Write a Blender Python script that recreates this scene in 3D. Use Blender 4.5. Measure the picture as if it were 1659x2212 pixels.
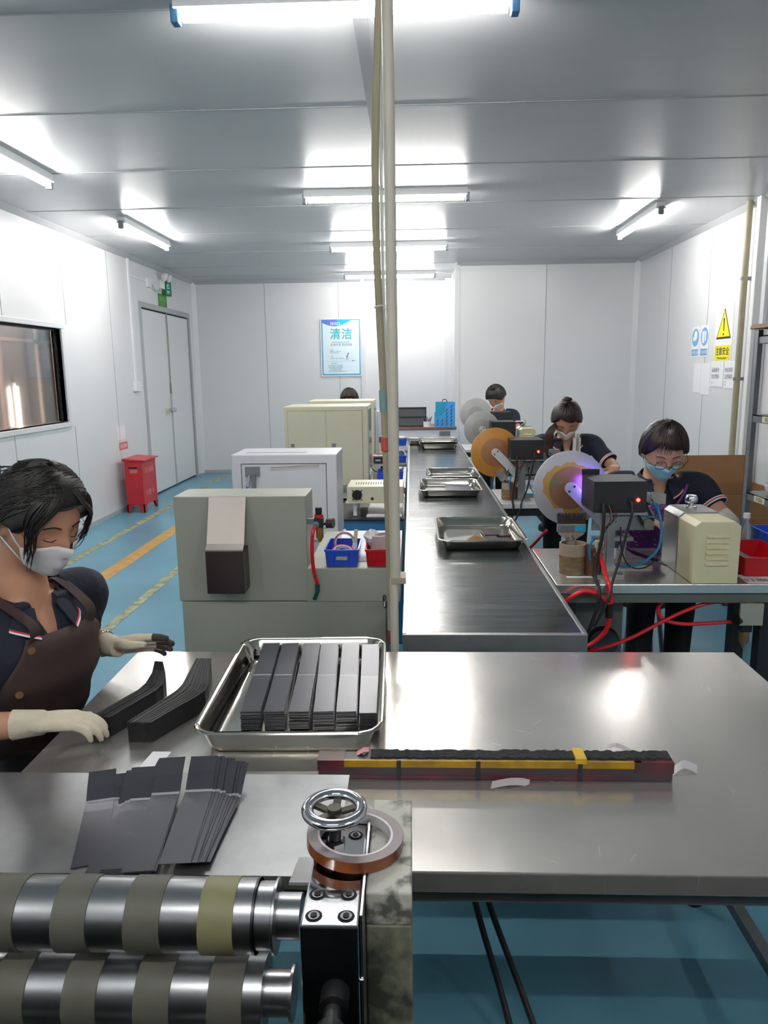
import bpy, bmesh, math, random
from mathutils import Vector as V, Matrix, noise

for o in list(bpy.data.objects):
    bpy.data.objects.remove(o)
SC = bpy.context.scene
COL = SC.collection
random.seed(7)
PI = math.pi

# ------------------------------------------------------------------ camera
cam = bpy.data.cameras.new('camera')
cam.sensor_fit = 'VERTICAL'
cam.sensor_height = 24.0
cam.lens = 24.0 * 1600.0 / 2212.0
cam.clip_start = 0.05
camo = bpy.data.objects.new('camera', cam)
COL.objects.link(camo)
P_, Y_, R_ = math.radians(10.7), math.radians(2.2), 0.013
F = V((-math.sin(Y_) * math.cos(P_), math.cos(Y_) * math.cos(P_), -math.sin(P_)))
RT = V((math.cos(Y_), math.sin(Y_), 0))
UP = RT.cross(F)
c_, s_ = math.cos(R_), math.sin(R_)
RT2, UP2 = RT * c_ - UP * s_, UP * c_ + RT * s_
mw = Matrix((RT2, UP2, -F)).transposed().to_4x4()
mw.translation = V((0, 0, 1.62))
camo.matrix_world = mw
SC.camera = camo

# ------------------------------------------------------------------ world, exposure
SC.view_settings.view_transform = 'Standard'
SC.view_settings.look = 'None'
SC.view_settings.gamma = 1.0
SC.view_settings.use_curve_mapping = False
SC.view_settings.exposure = 1.3
w = bpy.data.worlds.new('world')
SC.world = w
w.use_nodes = True
w.node_tree.nodes['Background'].inputs[0].default_value = (0.9, 0.95, 1, 1)
w.node_tree.nodes['Background'].inputs[1].default_value = 0.25
LAMP_STRENGTH = 62.0
SC.cycles.max_bounces = 9
SC.cycles.diffuse_bounces = 5
SC.cycles.glossy_bounces = 5
SC.cycles.sample_clamp_indirect = 6.0
SC.cycles.caustics_reflective = False
SC.cycles.caustics_refractive = False

# ------------------------------------------------------------------ materials
def lin(h):
    h = h.lstrip('#')
    v = [int(h[i:i + 2], 16) / 255 for i in (0, 2, 4)]
    return tuple((x / 12.92 if x <= 0.04045 else ((x + 0.055) / 1.055) ** 2.4) for x in v) + (1,)

MATS = {}
def mat(name, col, rough=0.5, metal=0.0, var=0.0, scale=6.0, bump=0.0, bscale=40.0, spec=None,
        emit=None, es=0.0, alpha=None, trans=0.0, stretch=None, col2=None, coat=0.0, rvar=0.0, thr=None):
    """procedural principled material: colour varied by object-space noise, optional bump"""
    if name in MATS:
        return MATS[name]
    m = bpy.data.materials.new(name)
    m.use_nodes = True
    nt = m.node_tree
    b = nt.nodes['Principled BSDF']
    c = lin(col)
    b.inputs['Roughness'].default_value = rough
    b.inputs['Metallic'].default_value = metal
    if spec is not None:
        b.inputs['Specular IOR Level'].default_value = spec
    if coat:
        b.inputs['Coat Weight'].default_value = coat
        b.inputs['Coat Roughness'].default_value = 0.08
    if trans:
        b.inputs['Transmission Weight'].default_value = trans
    if alpha is not None:
        b.inputs['Alpha'].default_value = alpha
    if emit:
        b.inputs['Emission Color'].default_value = lin(emit)
        b.inputs['Emission Strength'].default_value = es
    tc = nt.nodes.new('ShaderNodeTexCoord')
    mp = nt.nodes.new('ShaderNodeMapping')
    nt.links.new(tc.outputs['Object'], mp.inputs[0])
    if stretch:
        mp.inputs['Scale'].default_value = stretch
    n = nt.nodes.new('ShaderNodeTexNoise')
    n.inputs['Scale'].default_value = scale
    n.inputs['Detail'].default_value = 6
    nt.links.new(mp.outputs[0], n.inputs[0])
    if var or col2:
        r = nt.nodes.new('ShaderNodeValToRGB')
        if col2:
            c2 = lin(col2)
        else:
            c2 = tuple(x * (1 - var) for x in c[:3]) + (1,)
        lo, hi = thr if thr else (0.35, 0.65)
        r.color_ramp.elements[0].position = lo
        r.color_ramp.elements[1].position = hi
        r.color_ramp.elements[0].color = c2
        r.color_ramp.elements[1].color = c
        nt.links.new(n.outputs['Fac'], r.inputs[0])
        nt.links.new(r.outputs[0], b.inputs['Base Color'])
    else:
        b.inputs['Base Color'].default_value = c
    if rvar:
        mr = nt.nodes.new('ShaderNodeMath'); mr.operation = 'MULTIPLY_ADD'
        mr.inputs[1].default_value = rvar * 4
        mr.inputs[2].default_value = rough - rvar * 2
        nt.links.new(n.outputs['Fac'], mr.inputs[0])
        nt.links.new(mr.outputs[0], b.inputs['Roughness'])
    if bump:
        n2 = nt.nodes.new('ShaderNodeTexNoise')
        n2.inputs['Scale'].default_value = bscale
        n2.inputs['Detail'].default_value = 4
        nt.links.new(mp.outputs[0], n2.inputs[0])
        bp = nt.nodes.new('ShaderNodeBump')
        bp.inputs['Strength'].default_value = bump
        bp.inputs['Distance'].default_value = 0.01
        nt.links.new(n2.outputs['Fac'], bp.inputs['Height'])
        nt.links.new(bp.outputs[0], b.inputs['Normal'])
    MATS[name] = m
    return m

def scratched_steel(name, col, rough, scale=(3, 40, 3), base_var=0.12, metal=1.0, cloud=2.5, scratch=0.09):
    """brushed and scratched sheet steel"""
    m = mat(name, col, rough, metal)
    nt = m.node_tree
    b = nt.nodes['Principled BSDF']
    tc = nt.nodes.new('ShaderNodeTexCoord')
    mp = nt.nodes.new('ShaderNodeMapping')
    mp.inputs['Scale'].default_value = scale
    nt.links.new(tc.outputs['Object'], mp.inputs[0])
    n = nt.nodes.new('ShaderNodeTexNoise')
    n.inputs['Scale'].default_value = 12
    n.inputs['Detail'].default_value = 8
    nt.links.new(mp.outputs[0], n.inputs[0])
    n2 = nt.nodes.new('ShaderNodeTexNoise')
    n2.inputs['Scale'].default_value = cloud
    n2.inputs['Detail'].default_value = 7
    n2.inputs['Roughness'].default_value = 0.65
    nt.links.new(tc.outputs['Object'], n2.inputs[0])
    # straight hairline scratches: very stretched noise in two directions, kept only in patches
    prev = None
    for rot, th in ((0.5, 0.775), (-0.9, 0.775), (1.75, 0.765)):
        dm = nt.nodes.new('ShaderNodeMapping')
        dm.inputs['Scale'].default_value = (1, 1, 1)
        dm.inputs['Rotation'].default_value = (0, 0, rot)
        d2 = nt.nodes.new('ShaderNodeMapping')
        d2.inputs['Scale'].default_value = (9, 300, 9)
        nt.links.new(tc.outputs['Object'], dm.inputs[0])
        nt.links.new(dm.outputs[0], d2.inputs[0])
        vo = nt.nodes.new('ShaderNodeTexNoise')
        vo.inputs['Scale'].default_value = 1.0
        vo.inputs['Detail'].default_value = 1
        nt.links.new(d2.outputs[0], vo.inputs[0])
        lt = nt.nodes.new('ShaderNodeMath'); lt.operation = 'GREATER_THAN'; lt.inputs[1].default_value = th
        nt.links.new(vo.outputs['Fac'], lt.inputs[0])
        if prev is None: prev = lt
        else:
            mxm = nt.nodes.new('ShaderNodeMath'); mxm.operation = 'MAXIMUM'
            nt.links.new(prev.outputs[0], mxm.inputs[0]); nt.links.new(lt.outputs[0], mxm.inputs[1]); prev = mxm
    gt = prev
    mr = nt.nodes.new('ShaderNodeMath'); mr.operation = 'MULTIPLY_ADD'
    mr.inputs[1].default_value = rough * 0.9
    mr.inputs[2].default_value = rough * 0.6
    nt.links.new(n2.outputs['Fac'], mr.inputs[0])
    ad = nt.nodes.new('ShaderNodeMath')
    ad.operation = 'MULTIPLY_ADD'
    ad.inputs[1].default_value = scratch
    nt.links.new(gt.outputs[0], ad.inputs[0])
    nt.links.new(mr.outputs[0], ad.inputs[2])
    nt.links.new(ad.outputs[0], b.inputs['Roughness'])
    r = nt.nodes.new('ShaderNodeValToRGB')
    c = lin(col)
    r.color_ramp.elements[0].position = 0.3
    r.color_ramp.elements[1].position = 0.7
    r.color_ramp.elements[0].color = tuple(x * (1 - base_var) for x in c[:3]) + (1,)
    r.color_ramp.elements[1].color = c
    nt.links.new(n2.outputs['Fac'], r.inputs[0])
    nt.links.new(r.outputs[0], b.inputs['Base Color'])
    bp = nt.nodes.new('ShaderNodeBump')
    bp.inputs['Strength'].default_value = 0.04
    bp.inputs['Distance'].default_value = 0.002
    nt.links.new(n.outputs['Fac'], bp.inputs['Height'])
    nt.links.new(bp.outputs[0], b.inputs['Normal'])
    return m

# ------------------------------------------------------------------ mesh builder
def frame(axis, ref=None):
    z = V(axis).normalized()
    r = V(ref) if ref is not None else (V((0, 0, 1)) if abs(z.z) < 0.9 else V((1, 0, 0)))
    x = r.cross(z).normalized()
    y = z.cross(x)
    return x, y, z

def wl(p):
    t = V((0, 0, 0))
    while p is not None:
        t += p.location
        p = p.parent
    return t

def catmull(pts, n=6):
    pts = [V(p) for p in pts]
    if len(pts) < 3:
        return pts
    out = []
    for i in range(len(pts) - 1):
        p0 = pts[max(i - 1, 0)]; p1 = pts[i]; p2 = pts[i + 1]; p3 = pts[min(i + 2, len(pts) - 1)]
        for k in range(n):
            t = k / n
            out.append(0.5 * ((2 * p1) + (p2 - p0) * t + (2 * p0 - 5 * p1 + 4 * p2 - p3) * t * t + (3 * p1 - p0 - 3 * p2 + p3) * t ** 3))
    out.append(pts[-1])
    return out

class MB:
    def __init__(s):
        s.v = []; s.f = []; s.mi = []
        s.cur = 0
    def add(s, vs, fs, mi=None):
        b = len(s.v)
        s.v += [V(v) for v in vs]
        s.f += [tuple(b + i for i in f) for f in fs]
        s.mi += [s.cur if mi is None else mi] * len(fs)
        return s
    def box(s, x0, x1, y0, y1, z0, z1, mi=None):
        vs = [(x0, y0, z0), (x1, y0, z0), (x1, y1, z0), (x0, y1, z0), (x0, y0, z1), (x1, y0, z1), (x1, y1, z1), (x0, y1, z1)]
        return s.add(vs, [(0, 3, 2, 1), (4, 5, 6, 7), (0, 1, 5, 4), (1, 2, 6, 5), (2, 3, 7, 6), (3, 0, 4, 7)], mi)
    def obox(s, c, size, rot=None, mi=None):
        R = rot if rot is not None else Matrix.Identity(3)
        a, b, d = size[0] / 2, size[1] / 2, size[2] / 2
        vs = [V(c) + R @ V(p) for p in [(-a, -b, -d), (a, -b, -d), (a, b, -d), (-a, b, -d), (-a, -b, d), (a, -b, d), (a, b, d), (-a, b, d)]]
        return s.add(vs, [(0, 3, 2, 1), (4, 5, 6, 7), (0, 1, 5, 4), (1, 2, 6, 5), (2, 3, 7, 6), (3, 0, 4, 7)], mi)
    def bar(s, p0, p1, w, h, mi=None, ref=None):
        x, y, z = frame(V(p1) - V(p0), ref)
        R = Matrix((x, y, z)).transposed()
        return s.obox((V(p0) + V(p1)) / 2, (w, h, (V(p1) - V(p0)).length), R, mi)
    def rings(s, rings, closed=True, cap0=True, cap1=True, mi=None):
        n = len(rings[0])
        vs = [p for r in rings for p in r]
        fs = []
        for i in range(len(rings) - 1):
            for k in range(n if closed else n - 1):
                a = i * n + k; b = i * n + (k + 1) % n
                fs.append((a, b, b + n, a + n))
        if cap0: fs.append(tuple(reversed(range(n))))
        if cap1: fs.append(tuple(range((len(rings) - 1) * n, len(rings) * n)))
        return s.add(vs, fs, mi)
    def cyl(s, p0, p1, r0, r1=None, n=24, mi=None, caps=True):
        r1 = r0 if r1 is None else r1
        x, y, z = frame(V(p1) - V(p0))
        rg = [[V(p) + (x * math.cos(2 * PI * k / n) + y * math.sin(2 * PI * k / n)) * r for k in range(n)] for p, r in ((p0, r0), (p1, r1))]
        return s.rings(rg, True, caps, caps, mi)
    def lathe(s, prof, o=(0, 0, 0), axis=(0, 0, 1), n=32, mi=None, cap=True):
        x, y, z = frame(axis)
        rg = [[V(o) + z * h + (x * math.cos(2 * PI * k / n) + y * math.sin(2 * PI * k / n)) * r for k in range(n)] for r, h in prof]
        return s.rings(rg, True, cap, cap, mi)
    def tube(s, pts, r, n=8, mi=None, smooth=6, radii=None):
        raw = [V(p) for p in pts]
        P = catmull(raw, smooth) if smooth else raw
        m = len(P)
        x = None
        rg = []
        for i in range(m):
            t = (P[min(i + 1, m - 1)] - P[max(i - 1, 0)])
            if t.length < 1e-9: t = V((0, 0, 1))
            t.normalize()
            if x is None:
                x, _, _ = frame(t)
            x = (x - t * x.dot(t))
            if x.length < 1e-6: x = frame(t)[0]
            x.normalize()
            y = t.cross(x)
            if radii:
                u = i / (m - 1) * (len(radii) - 1); k = min(int(u), len(radii) - 2); rr = radii[k] + (radii[k + 1] - radii[k]) * (u - k)
            else:
                rr = r
            rg.append([P[i] + (x * math.cos(2 * PI * k / n) + y * math.sin(2 * PI * k / n)) * rr for k in range(n)])
        return s.rings(rg, True, True, True, mi)
    def ell(s, c, rad, rot=None, nu=20, nv=14, mi=None):
        R = rot if rot is not None else Matrix.Identity(3)
        rg = []
        for j in range(nv + 1):
            a = -PI / 2 + PI * j / nv
            ca = max(math.cos(a), 1e-3)
            rg.append([V(c) + R @ V((rad[0] * ca * math.cos(2 * PI * k / nu), rad[1] * ca * math.sin(2 * PI * k / nu), rad[2] * math.sin(a))) for k in range(nu)])
        return s.rings(rg, True, True, True, mi)
    def prism(s, poly, d, o=(0, 0, 0), ax=((1, 0, 0), (0, 0, 1), (0, 1, 0)), mi=None):
        """poly in plane (ax0, ax1), extruded by d along ax2"""
        a, b, c = V(ax[0]), V(ax[1]), V(ax[2])
        p0 = [V(o) + a * p[0] + b * p[1] for p in poly]
        p1 = [p + c * d for p in p0]
        return s.rings([p0, p1], True, True, True, mi)
    def torus(s, c, axis, R, r, n=40, m=12, mi=None, sq=1.0):
        x, y, z = frame(axis)
        rg = []
        for i in range(n):
            a = 2 * PI * i / n
            d = x * math.cos(a) + y * math.sin(a)
            rg.append([V(c) + d * (R + r * math.cos(2 * PI * k / m)) + z * r * sq * math.sin(2 * PI * k / m) for k in range(m)])
        rg.append(rg[0])
        return s.rings(rg, True, False, False, mi)
    def plate_path(s, path, w_dir, w, t_dir, t, mi=None):
        """a strip of width w and thickness t following path"""
        W = V(w_dir).normalized() * (w / 2); T = V(t_dir).normalized() * t
        rg = [[V(p) - W, V(p) + W, V(p) + W + T, V(p) - W + T] for p in path]
        return s.rings(rg, True, True, True, mi)
    def build(s, name, mats, parent=None, smooth=True, bev=0.0, loc=None, bseg=2, ang=35):
        me = bpy.data.meshes.new(name)
        off = V(loc) if loc is not None else (wl(parent) if parent is not None else None)
        if off is None:
            # origin of a top-level mesh at the base of its box
            if s.v:
                xs = [v.x for v in s.v]; ys = [v.y for v in s.v]; zs = [v.z for v in s.v]
                off = V(((min(xs) + max(xs)) / 2, (min(ys) + max(ys)) / 2, min(zs)))
            else:
                off = V((0, 0, 0))
        me.from_pydata([v - off for v in s.v], [], s.f)
        if not isinstance(mats, (list, tuple)): mats = [mats]
        for m in mats: me.materials.append(m)
        for p, i in zip(me.polygons, s.mi):
            p.material_index = min(i, len(mats) - 1)
            p.use_smooth = smooth
        bm = bmesh.new(); bm.from_mesh(me)
        bmesh.ops.recalc_face_normals(bm, faces=bm.faces)
        if smooth:
            for e in bm.edges:
                if len(e.link_faces) == 2 and e.calc_face_angle(0) > math.radians(ang):
                    e.smooth = False
        bm.to_mesh(me); bm.free()
        o = bpy.data.objects.new(name, me)
        COL.objects.link(o)
        if parent is not None:
            o.parent = parent
            o.location = off - wl(parent)
        else:
            o.location = off
        if bev:
            b = o.modifiers.new('bevel', 'BEVEL')
            b.width = bev; b.segments = bseg; b.limit_method = 'ANGLE'; b.angle_limit = math.radians(40)
        return o

def tag(o, label, cat, group=None, kind=None):
    o['label'] = label; o['category'] = cat
    if group: o['group'] = group
    if kind: o['kind'] = kind
    return o
def struct(o, label=None):
    o['kind'] = 'structure'
    if label: o['label'] = label
    return o
def thing(name, label, cat, loc=(0, 0, 0), group=None):
    o = bpy.data.objects.new(name, None)
    COL.objects.link(o); o.location = loc; o.empty_display_size = 0.05
    return tag(o, label, cat, group)
def lab(o, label):
    o['label'] = label
    return o

def writing(name, body, size, origin, xdir, ydir, m, parent, sx=1.0, bold=0.0, center=True, spacing=1.0):
    """lettering as a thin mesh; xdir reading direction, ydir up; parent's world offset respected"""
    cu = bpy.data.curves.new('t', 'FONT')
    cu.body = body; cu.size = size; cu.offset = bold; cu.extrude = 0.0
    cu.space_character = spacing
    if center: cu.align_x = 'CENTER'
    cu.resolution_u = 2
    ob = bpy.data.objects.new('t', cu)
    COL.objects.link(ob)
    dg = bpy.context.evaluated_depsgraph_get()
    me = bpy.data.meshes.new_from_object(ob.evaluated_get(dg))
    bpy.data.objects.remove(ob)
    X = V(xdir).normalized(); Yd = V(ydir).normalized()
    N = X.cross(Yd)
    off = wl(parent) if parent is not None else V(origin)
    for v in me.vertices:
        v.co = V(origin) + X * (v.co.x * sx) + Yd * v.co.y + N * 0.0006 - off
    me.materials.clear(); me.materials.append(m)
    o = bpy.data.objects.new(name, me)
    COL.objects.link(o)
    if parent is not None: o.parent = parent
    else: o.location = off
    return o

def dup(root, dloc, label=None, group=None):
    r = root.copy(); COL.objects.link(r); r.location = root.location + V(dloc)
    if label: r['label'] = label
    if group: r['group'] = group
    for ch in list(root.children):
        c = ch.copy(); COL.objects.link(c); c.parent = r
        for g in ch.children:
            d = g.copy(); COL.objects.link(d); d.parent = c
    return r
def rotz(a): return Matrix.Rotation(a, 3, 'Z')
# ------------------------------------------------------------------ material set
M_wall = mat('wall_panel', '#dcdcdd', 0.28, var=0.03, scale=1.2, spec=0.45)
M_ceil = mat('ceiling_panel', '#b9bbbd', 0.33, var=0.04, scale=1.5, spec=0.6, bump=0.05, bscale=3, stretch=(1, 3, 1))
M_trim = mat('white_trim', '#d5d6d8', 0.35)
M_gtrim = mat('grey_trim', '#a9abad', 0.4)
M_seam = mat('panel_seam', '#a4a5a6', 0.6)
M_floor = mat('blue_epoxy_floor', '#5f99b0', 0.3, var=0.22, scale=1.4, bump=0.03, bscale=12, spec=0.5)
M_otape = mat('orange_tape', '#c79b52', 0.45, var=0.25, scale=9)
M_ytape = mat('hazard_tape', '#b9b184', 0.5, col2='#5f7569', scale=14)
M_lampbody = mat('lamp_body', '#e8eaec', 0.4)
M_tube = mat('fluorescent_tube', '#ffffff', 0.5, emit='#fffcf8', es=LAMP_STRENGTH)
M_blue_cap = mat('blue_lamp_cap', '#3f78a5', 0.5)
M_white = mat('white_plastic', '#e6e6e6', 0.4)
M_paper = mat('white_paper', '#ecebee', 0.7)
M_black = mat('black_plastic', '#141416', 0.45, var=0.2, scale=30)
M_blackm = mat('black_painted_metal', '#1c1d21', 0.5, var=0.12, scale=20, bump=0.1, bscale=300)
M_rubber = mat('black_rubber', '#17171a', 0.6)
M_steel = scratched_steel('stainless_table', '#e2dfda', 0.21, metal=0.82, scratch=0.05)
M_plate = scratched_steel('worn_steel_plate', '#97989a', 0.34, base_var=0.3, cloud=6, scratch=0.0, metal=0.85)
M_traym = mat('polished_tray_steel', '#d4d0c6', 0.09, 1.0, rvar=0.04, scale=5)
M_chrome = mat('chrome', '#dcdde0', 0.07, 1.0)
M_brush = mat('brushed_aluminium', '#b4b6b8', 0.3, 1.0, var=0.1, scale=9)
M_alu = mat('aluminium_profile', '#a7a9a9', 0.38, 0.8, var=0.1, scale=9)
M_dsteel = mat('dark_steel', '#5c5d60', 0.35, 1.0, var=0.3, scale=8)
M_zinc = mat('galvanised_frame', '#8b9094', 0.42, 0.7, var=0.15, scale=12)
M_mgrey = mat('grey_green_machine_paint', '#a6a99c', 0.42, var=0.07, scale=2.5, spec=0.4)
M_mcream = mat('cream_machine_paint', '#d3cfb6', 0.4, var=0.06, scale=3)
M_mwhite = mat('white_machine_paint', '#d6d7de', 0.35, var=0.03, scale=3)
M_ivory = mat('ivory_machine_paint', '#e4dcb4', 0.38, var=0.07, scale=6)
M_red = mat('red_paint', '#b8202c', 0.35, var=0.08, scale=6)
M_redp = mat('red_bin_plastic', '#b3121f', 0.3)
M_bluep = mat('blue_bin_plastic', '#2a50c4', 0.3)
M_hosered = mat('red_hose_plastic', '#d81f2b', 0.25)
M_hoseblue = mat('blue_hose_plastic', '#2c7fae', 0.2)
M_beige = mat('beige_painted_pipe', '#cdc8b8', 0.45, var=0.08, scale=5)
M_dbeige = mat('khaki_hose', '#a79f87', 0.6, var=0.12, scale=6)
M_belt = mat('dark_green_belt', '#30393a', 0.2, var=0.25, scale=3, bump=0.12, bscale=5, stretch=(0.6, 5, 1), spec=0.8, rvar=0.06)
M_film = mat('dark_graphite_film', '#46464d', 0.3, 0.35, spec=0.6)
M_glint = mat('crease_glint', '#d8d8dc', 0.25, 0.6)  # bright colour paints in the highlight along the strip folds
M_filmedge = mat('film_edge', '#1b1b1e', 0.5)
M_leaf = mat('black_leaf_edge', '#1d1d20', 0.5, var=0.3, scale=60)
M_skin = mat('skin', '#c08e72', 0.5, var=0.06, scale=12)
M_skinl = mat('lighter_skin', '#cda088', 0.5, var=0.06, scale=12)
M_hair = mat('black_hair', '#120e0d', 0.5, col2='#090808', scale=26, stretch=(1, 1, 6), bump=0.15, bscale=60)
M_hairb = mat('dark_brown_hair', '#2a1b17', 0.42, col2='#150d0b', scale=26, stretch=(1, 1, 6), bump=0.15, bscale=60)
M_navy = mat('navy_polo_cloth', '#1b2133', 0.85, var=0.3, scale=14, bump=0.4, bscale=18)
M_apron = mat('dark_brown_apron', '#412f2c', 0.75, var=0.25, scale=7, bump=0.35, bscale=9)
M_glove = mat('cream_cotton_glove', '#d8cdb6', 0.8, var=0.12, scale=22, bump=0.3, bscale=50)
M_gtip = mat('blackened_glove', '#3a3431', 0.8, var=0.3, scale=30)
M_maskw = mat('white_mask', '#e4e1e4', 0.7)
M_maskb = mat('blue_mask', '#97d0e6', 0.7)
M_strw = mat('white_stripe', '#e9e4e6', 0.7)
M_strr = mat('red_stripe', '#bb2740', 0.7)
M_card = mat('cardboard', '#9c7550', 0.8, var=0.12, scale=5)
M_wood = mat('wood_grain_top', '#7a5a50', 0.5, var=0.2, scale=6)
M_amber = mat('amber_tape_roll', '#5d2410', 0.2, col2='#8e4a18', scale=20, coat=0.4)
M_tapeface = mat('tape_roll_side', '#7c7073', 0.4)
M_core = mat('white_tape_core', '#dcd6da', 0.45)
M_jar = mat('brown_taped_jar', '#8a7656', 0.25, col2='#6f5a3c', scale=18, stretch=(1, 1, 4), coat=0.3)
M_jartop = mat('card_tube', '#a59380', 0.7)
M_skyblue = mat('sky_blue_plastic', '#3f93d4', 0.4)
M_teal = mat('teal_folder', '#1f8fb4', 0.4)
M_glass = mat('window_glass', '#ffffff', 0.03, trans=1.0)
M_green = mat('circuit_board', '#1c5a34', 0.5, var=0.3, scale=60)
M_led = mat('red_led', '#ff2020', 0.3, emit='#ff2018', es=14)
M_dark = mat('dark_recess', '#1a1c1e', 0.7)
M_uv = mat('uv_lamp_face', '#8f80ff', 0.3, emit='#7a5cff', es=10)
M_yel = mat('yellow_tape', '#d8b21c', 0.45, var=0.2, scale=20)
M_clear = mat('clear_plastic', '#f4f4f4', 0.15, trans=0.85)
M_bag = mat('milky_film', '#d9d5da', 0.3, trans=0.25)
M_benchblue = mat('blue_painted_bench', '#2d6d9e', 0.4)
M_wbench = mat('white_bench_top', '#d3d5d8', 0.3)
M_amberb = mat('amber_bowl', '#a5793e', 0.2, trans=0.4)

# ------------------------------------------------------------------ room shell
HC = 3.08
XL, XR, YB, YP, XP, YF = -3.5, 3.1, 12.2, 10.6, 0.64, -3.0
def slab(name, x0, x1, y0, y1, z0, z1, m):
    return struct(MB().box(x0, x1, y0, y1, z0, z1).build(name, m, smooth=False))
slab('floor', XL - 0.1, XR + 0.1, YF - 0.1, YB + 0.1, -0.1, 0, M_floor)
slab('ceiling', XL - 0.1, XR + 0.1, YF - 0.1, YB + 0.1, HC, HC + 0.08, M_ceil)
slab('wall_front', XL, XR, YF - 0.1, YF, 0, HC, M_wall)
# left wall with window opening (Y 4.6..7.49, Z 1.15..2.09) and door opening (Y 9.75..11.9, Z 0..2.50)
WY0, WY1, WZ0, WZ1 = 4.6, 7.47, 1.16, 2.085
DY0, DY1, DZ1 = 9.78, 11.86, 2.50
mb = MB()
mb.box(XL - 0.1, XL, YF, WY0, 0, HC); mb.box(XL - 0.1, XL, WY0, WY1, 0, WZ0); mb.box(XL - 0.1, XL, WY0, WY1, WZ1, HC)
mb.box(XL - 0.1, XL, WY1, DY0, 0, HC); mb.box(XL - 0.1, XL, DY0, DY1, DZ1, HC); mb.box(XL - 0.1, XL, DY1, YB, 0, HC)
struct(mb.build('wall_left', M_wall, smooth=False))
slab('wall_right', XR, XR + 0.1, YF, YP + 0.1, 0, HC, M_wall)
slab('wall_back', XL - 0.1, XP + 0.1, YB, YB + 0.1, 0, HC, M_wall)
slab('wall_back_right', XP, XR, YP, YP + 0.1, 0, HC, M_wall)
slab('wall_back_return', XP, XP + 0.1, YP + 0.1, YB, 0, HC, M_wall)
# panel seams: thin cover strips
def strip(name, x0, x1, y0, y1, z0, z1, m=M_trim):
    return struct(MB().box(x0, x1, y0, y1, z0, z1).build(name, m, smooth=False))
n = 1
seams = []
for y in (7.62, 6.42, 9.5 - 0.72): seams.append((XL, XL + 0.003, y, y + 0.008, 0 if y != 7.62 and y != 6.42 else WZ1 + 0.05, HC))
for y in (7.62, 6.42): seams.append((XL, XL + 0.003, y, y + 0.008, 0, WZ0 - 0.05))
for x in (-2.34, -1.16): seams.append((x, x + 0.008, YB - 0.003, YB, 0, HC))
for x in (1.85, ): seams.append((x, x + 0.008, YP - 0.003, YP, 0, HC))
for y in (9.3, 8.1, 6.0, 4.8): seams.append((XR - 0.003, XR, y, y + 0.008, 0, HC))
for y in (3.3, 4.47, 5.7, 6.93, 8.16, 9.39, 10.62, 11.6): seams.append((XL, XR, y, y + 0.012, HC - 0.003, HC))
mb = MB()
for a in seams: mb.box(*a)
struct(mb.build('trim_1', M_seam, smooth=False))
# coved trims at ceiling and corners
mb = MB()
mb.prism([(0, 0), (0.05, 0), (0, -0.05)], YB - YF, (XL, YF, HC), ((1, 0, 0), (0, 0, 1), (0, 1, 0)))
mb.prism([(0, 0), (-0.05, 0), (0, -0.05)], YP - YF, (XR, YF, HC), ((1, 0, 0), (0, 0, 1), (0, 1, 0)))
mb.prism([(0, 0), (-0.05, 0), (0, -0.05)], XP - XL, (XL, YB, HC), ((0, 1, 0), (0, 0, 1), (1, 0, 0)))
mb.prism([(0, 0), (-0.05, 0), (0, -0.05)], XR - XP, (XP, YP, HC), ((0, 1, 0), (0, 0, 1), (1, 0, 0)))
struct(mb.build('trim_2', M_gtrim, smooth=False))
mb = MB()
mb.prism([(0, 0), (0.06, 0), (0, -0.06)], HC, (XL, YB, 0), ((1, 0, 0), (0, 1, 0), (0, 0, 1)))
mb.prism([(0, 0), (-0.06, 0), (0, -0.06)], HC, (XR, YP, 0), ((1, 0, 0), (0, 1, 0), (0, 0, 1)))
mb.box(XP - 0.10, XP, YB - 0.03, YB, 0, HC); mb.box(XP - 0.035, XP + 0.035, YP - 0.012, YP + 0.04, 0, HC)
mb.box(-0.80, -0.74, YB - 0.03, YB, 0, HC)
struct(mb.build('trim_3', M_trim, smooth=False))
strip('baseboard_left', XL, XL + 0.02, YF, DY0, 0, 0.05, M_gtrim)
strip('baseboard_back', XL, XP, YB - 0.02, YB, 0, 0.05, M_gtrim)
strip('baseboard_right', XR - 0.02, XR, YF, YP, 0, 0.05, M_gtrim)

# double door
dr = struct(MB().box(XL - 0.055, XL - 0.015, DY0, DY1, 0.01, DZ1).build('door_1', M_dark, smooth=False))
for y0, y1 in ((DY0 + 0.03, 10.795), (10.825, DY1 - 0.03)):
    MB().box(XL - 0.03, XL - 0.004, y0, y1, 0.02, DZ1 - 0.03).build('door_leaf', M_wall, dr, smooth=False, bev=0.004)
mb = MB(); mb.box(XL - 0.02, XL + 0.016, DY0 - 0.06, DY0 + 0.01, 0, DZ1 - 0.012); mb.box(XL - 0.02, XL + 0.016, DY1 - 0.01, DY1 + 0.06, 0, DZ1 - 0.012)
mb.box(XL - 0.02, XL + 0.016, DY0 - 0.06, DY1 + 0.06, DZ1 - 0.01, DZ1 + 0.06)
mb.build('door_frame', M_gtrim, dr, smooth=False)
MB().box(XL - 0.004, XL + 0.008, 10.79, 10.83, 0.02, DZ1 - 0.03).build('centre_strip', M_gtrim, dr, smooth=False)
mb = MB(); mb.cyl((XL, 10.75, 1.12), (XL + 0.05, 10.75, 1.12), 0.018); mb.cyl((XL + 0.045, 10.75, 1.12), (XL + 0.085, 10.75, 1.12), 0.033, 0.03)
lab(mb.build('door_knob', M_chrome, dr), 'chrome round door knob')
mb = MB(); mb.tube([(XL + 0.012, 10.80, 2.50), (XL + 0.015, 10.80, 2.1), (XL + 0.013, 10.80, 1.62), (XL + 0.012, 10.80, 1.40)], 0.006)
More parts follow.
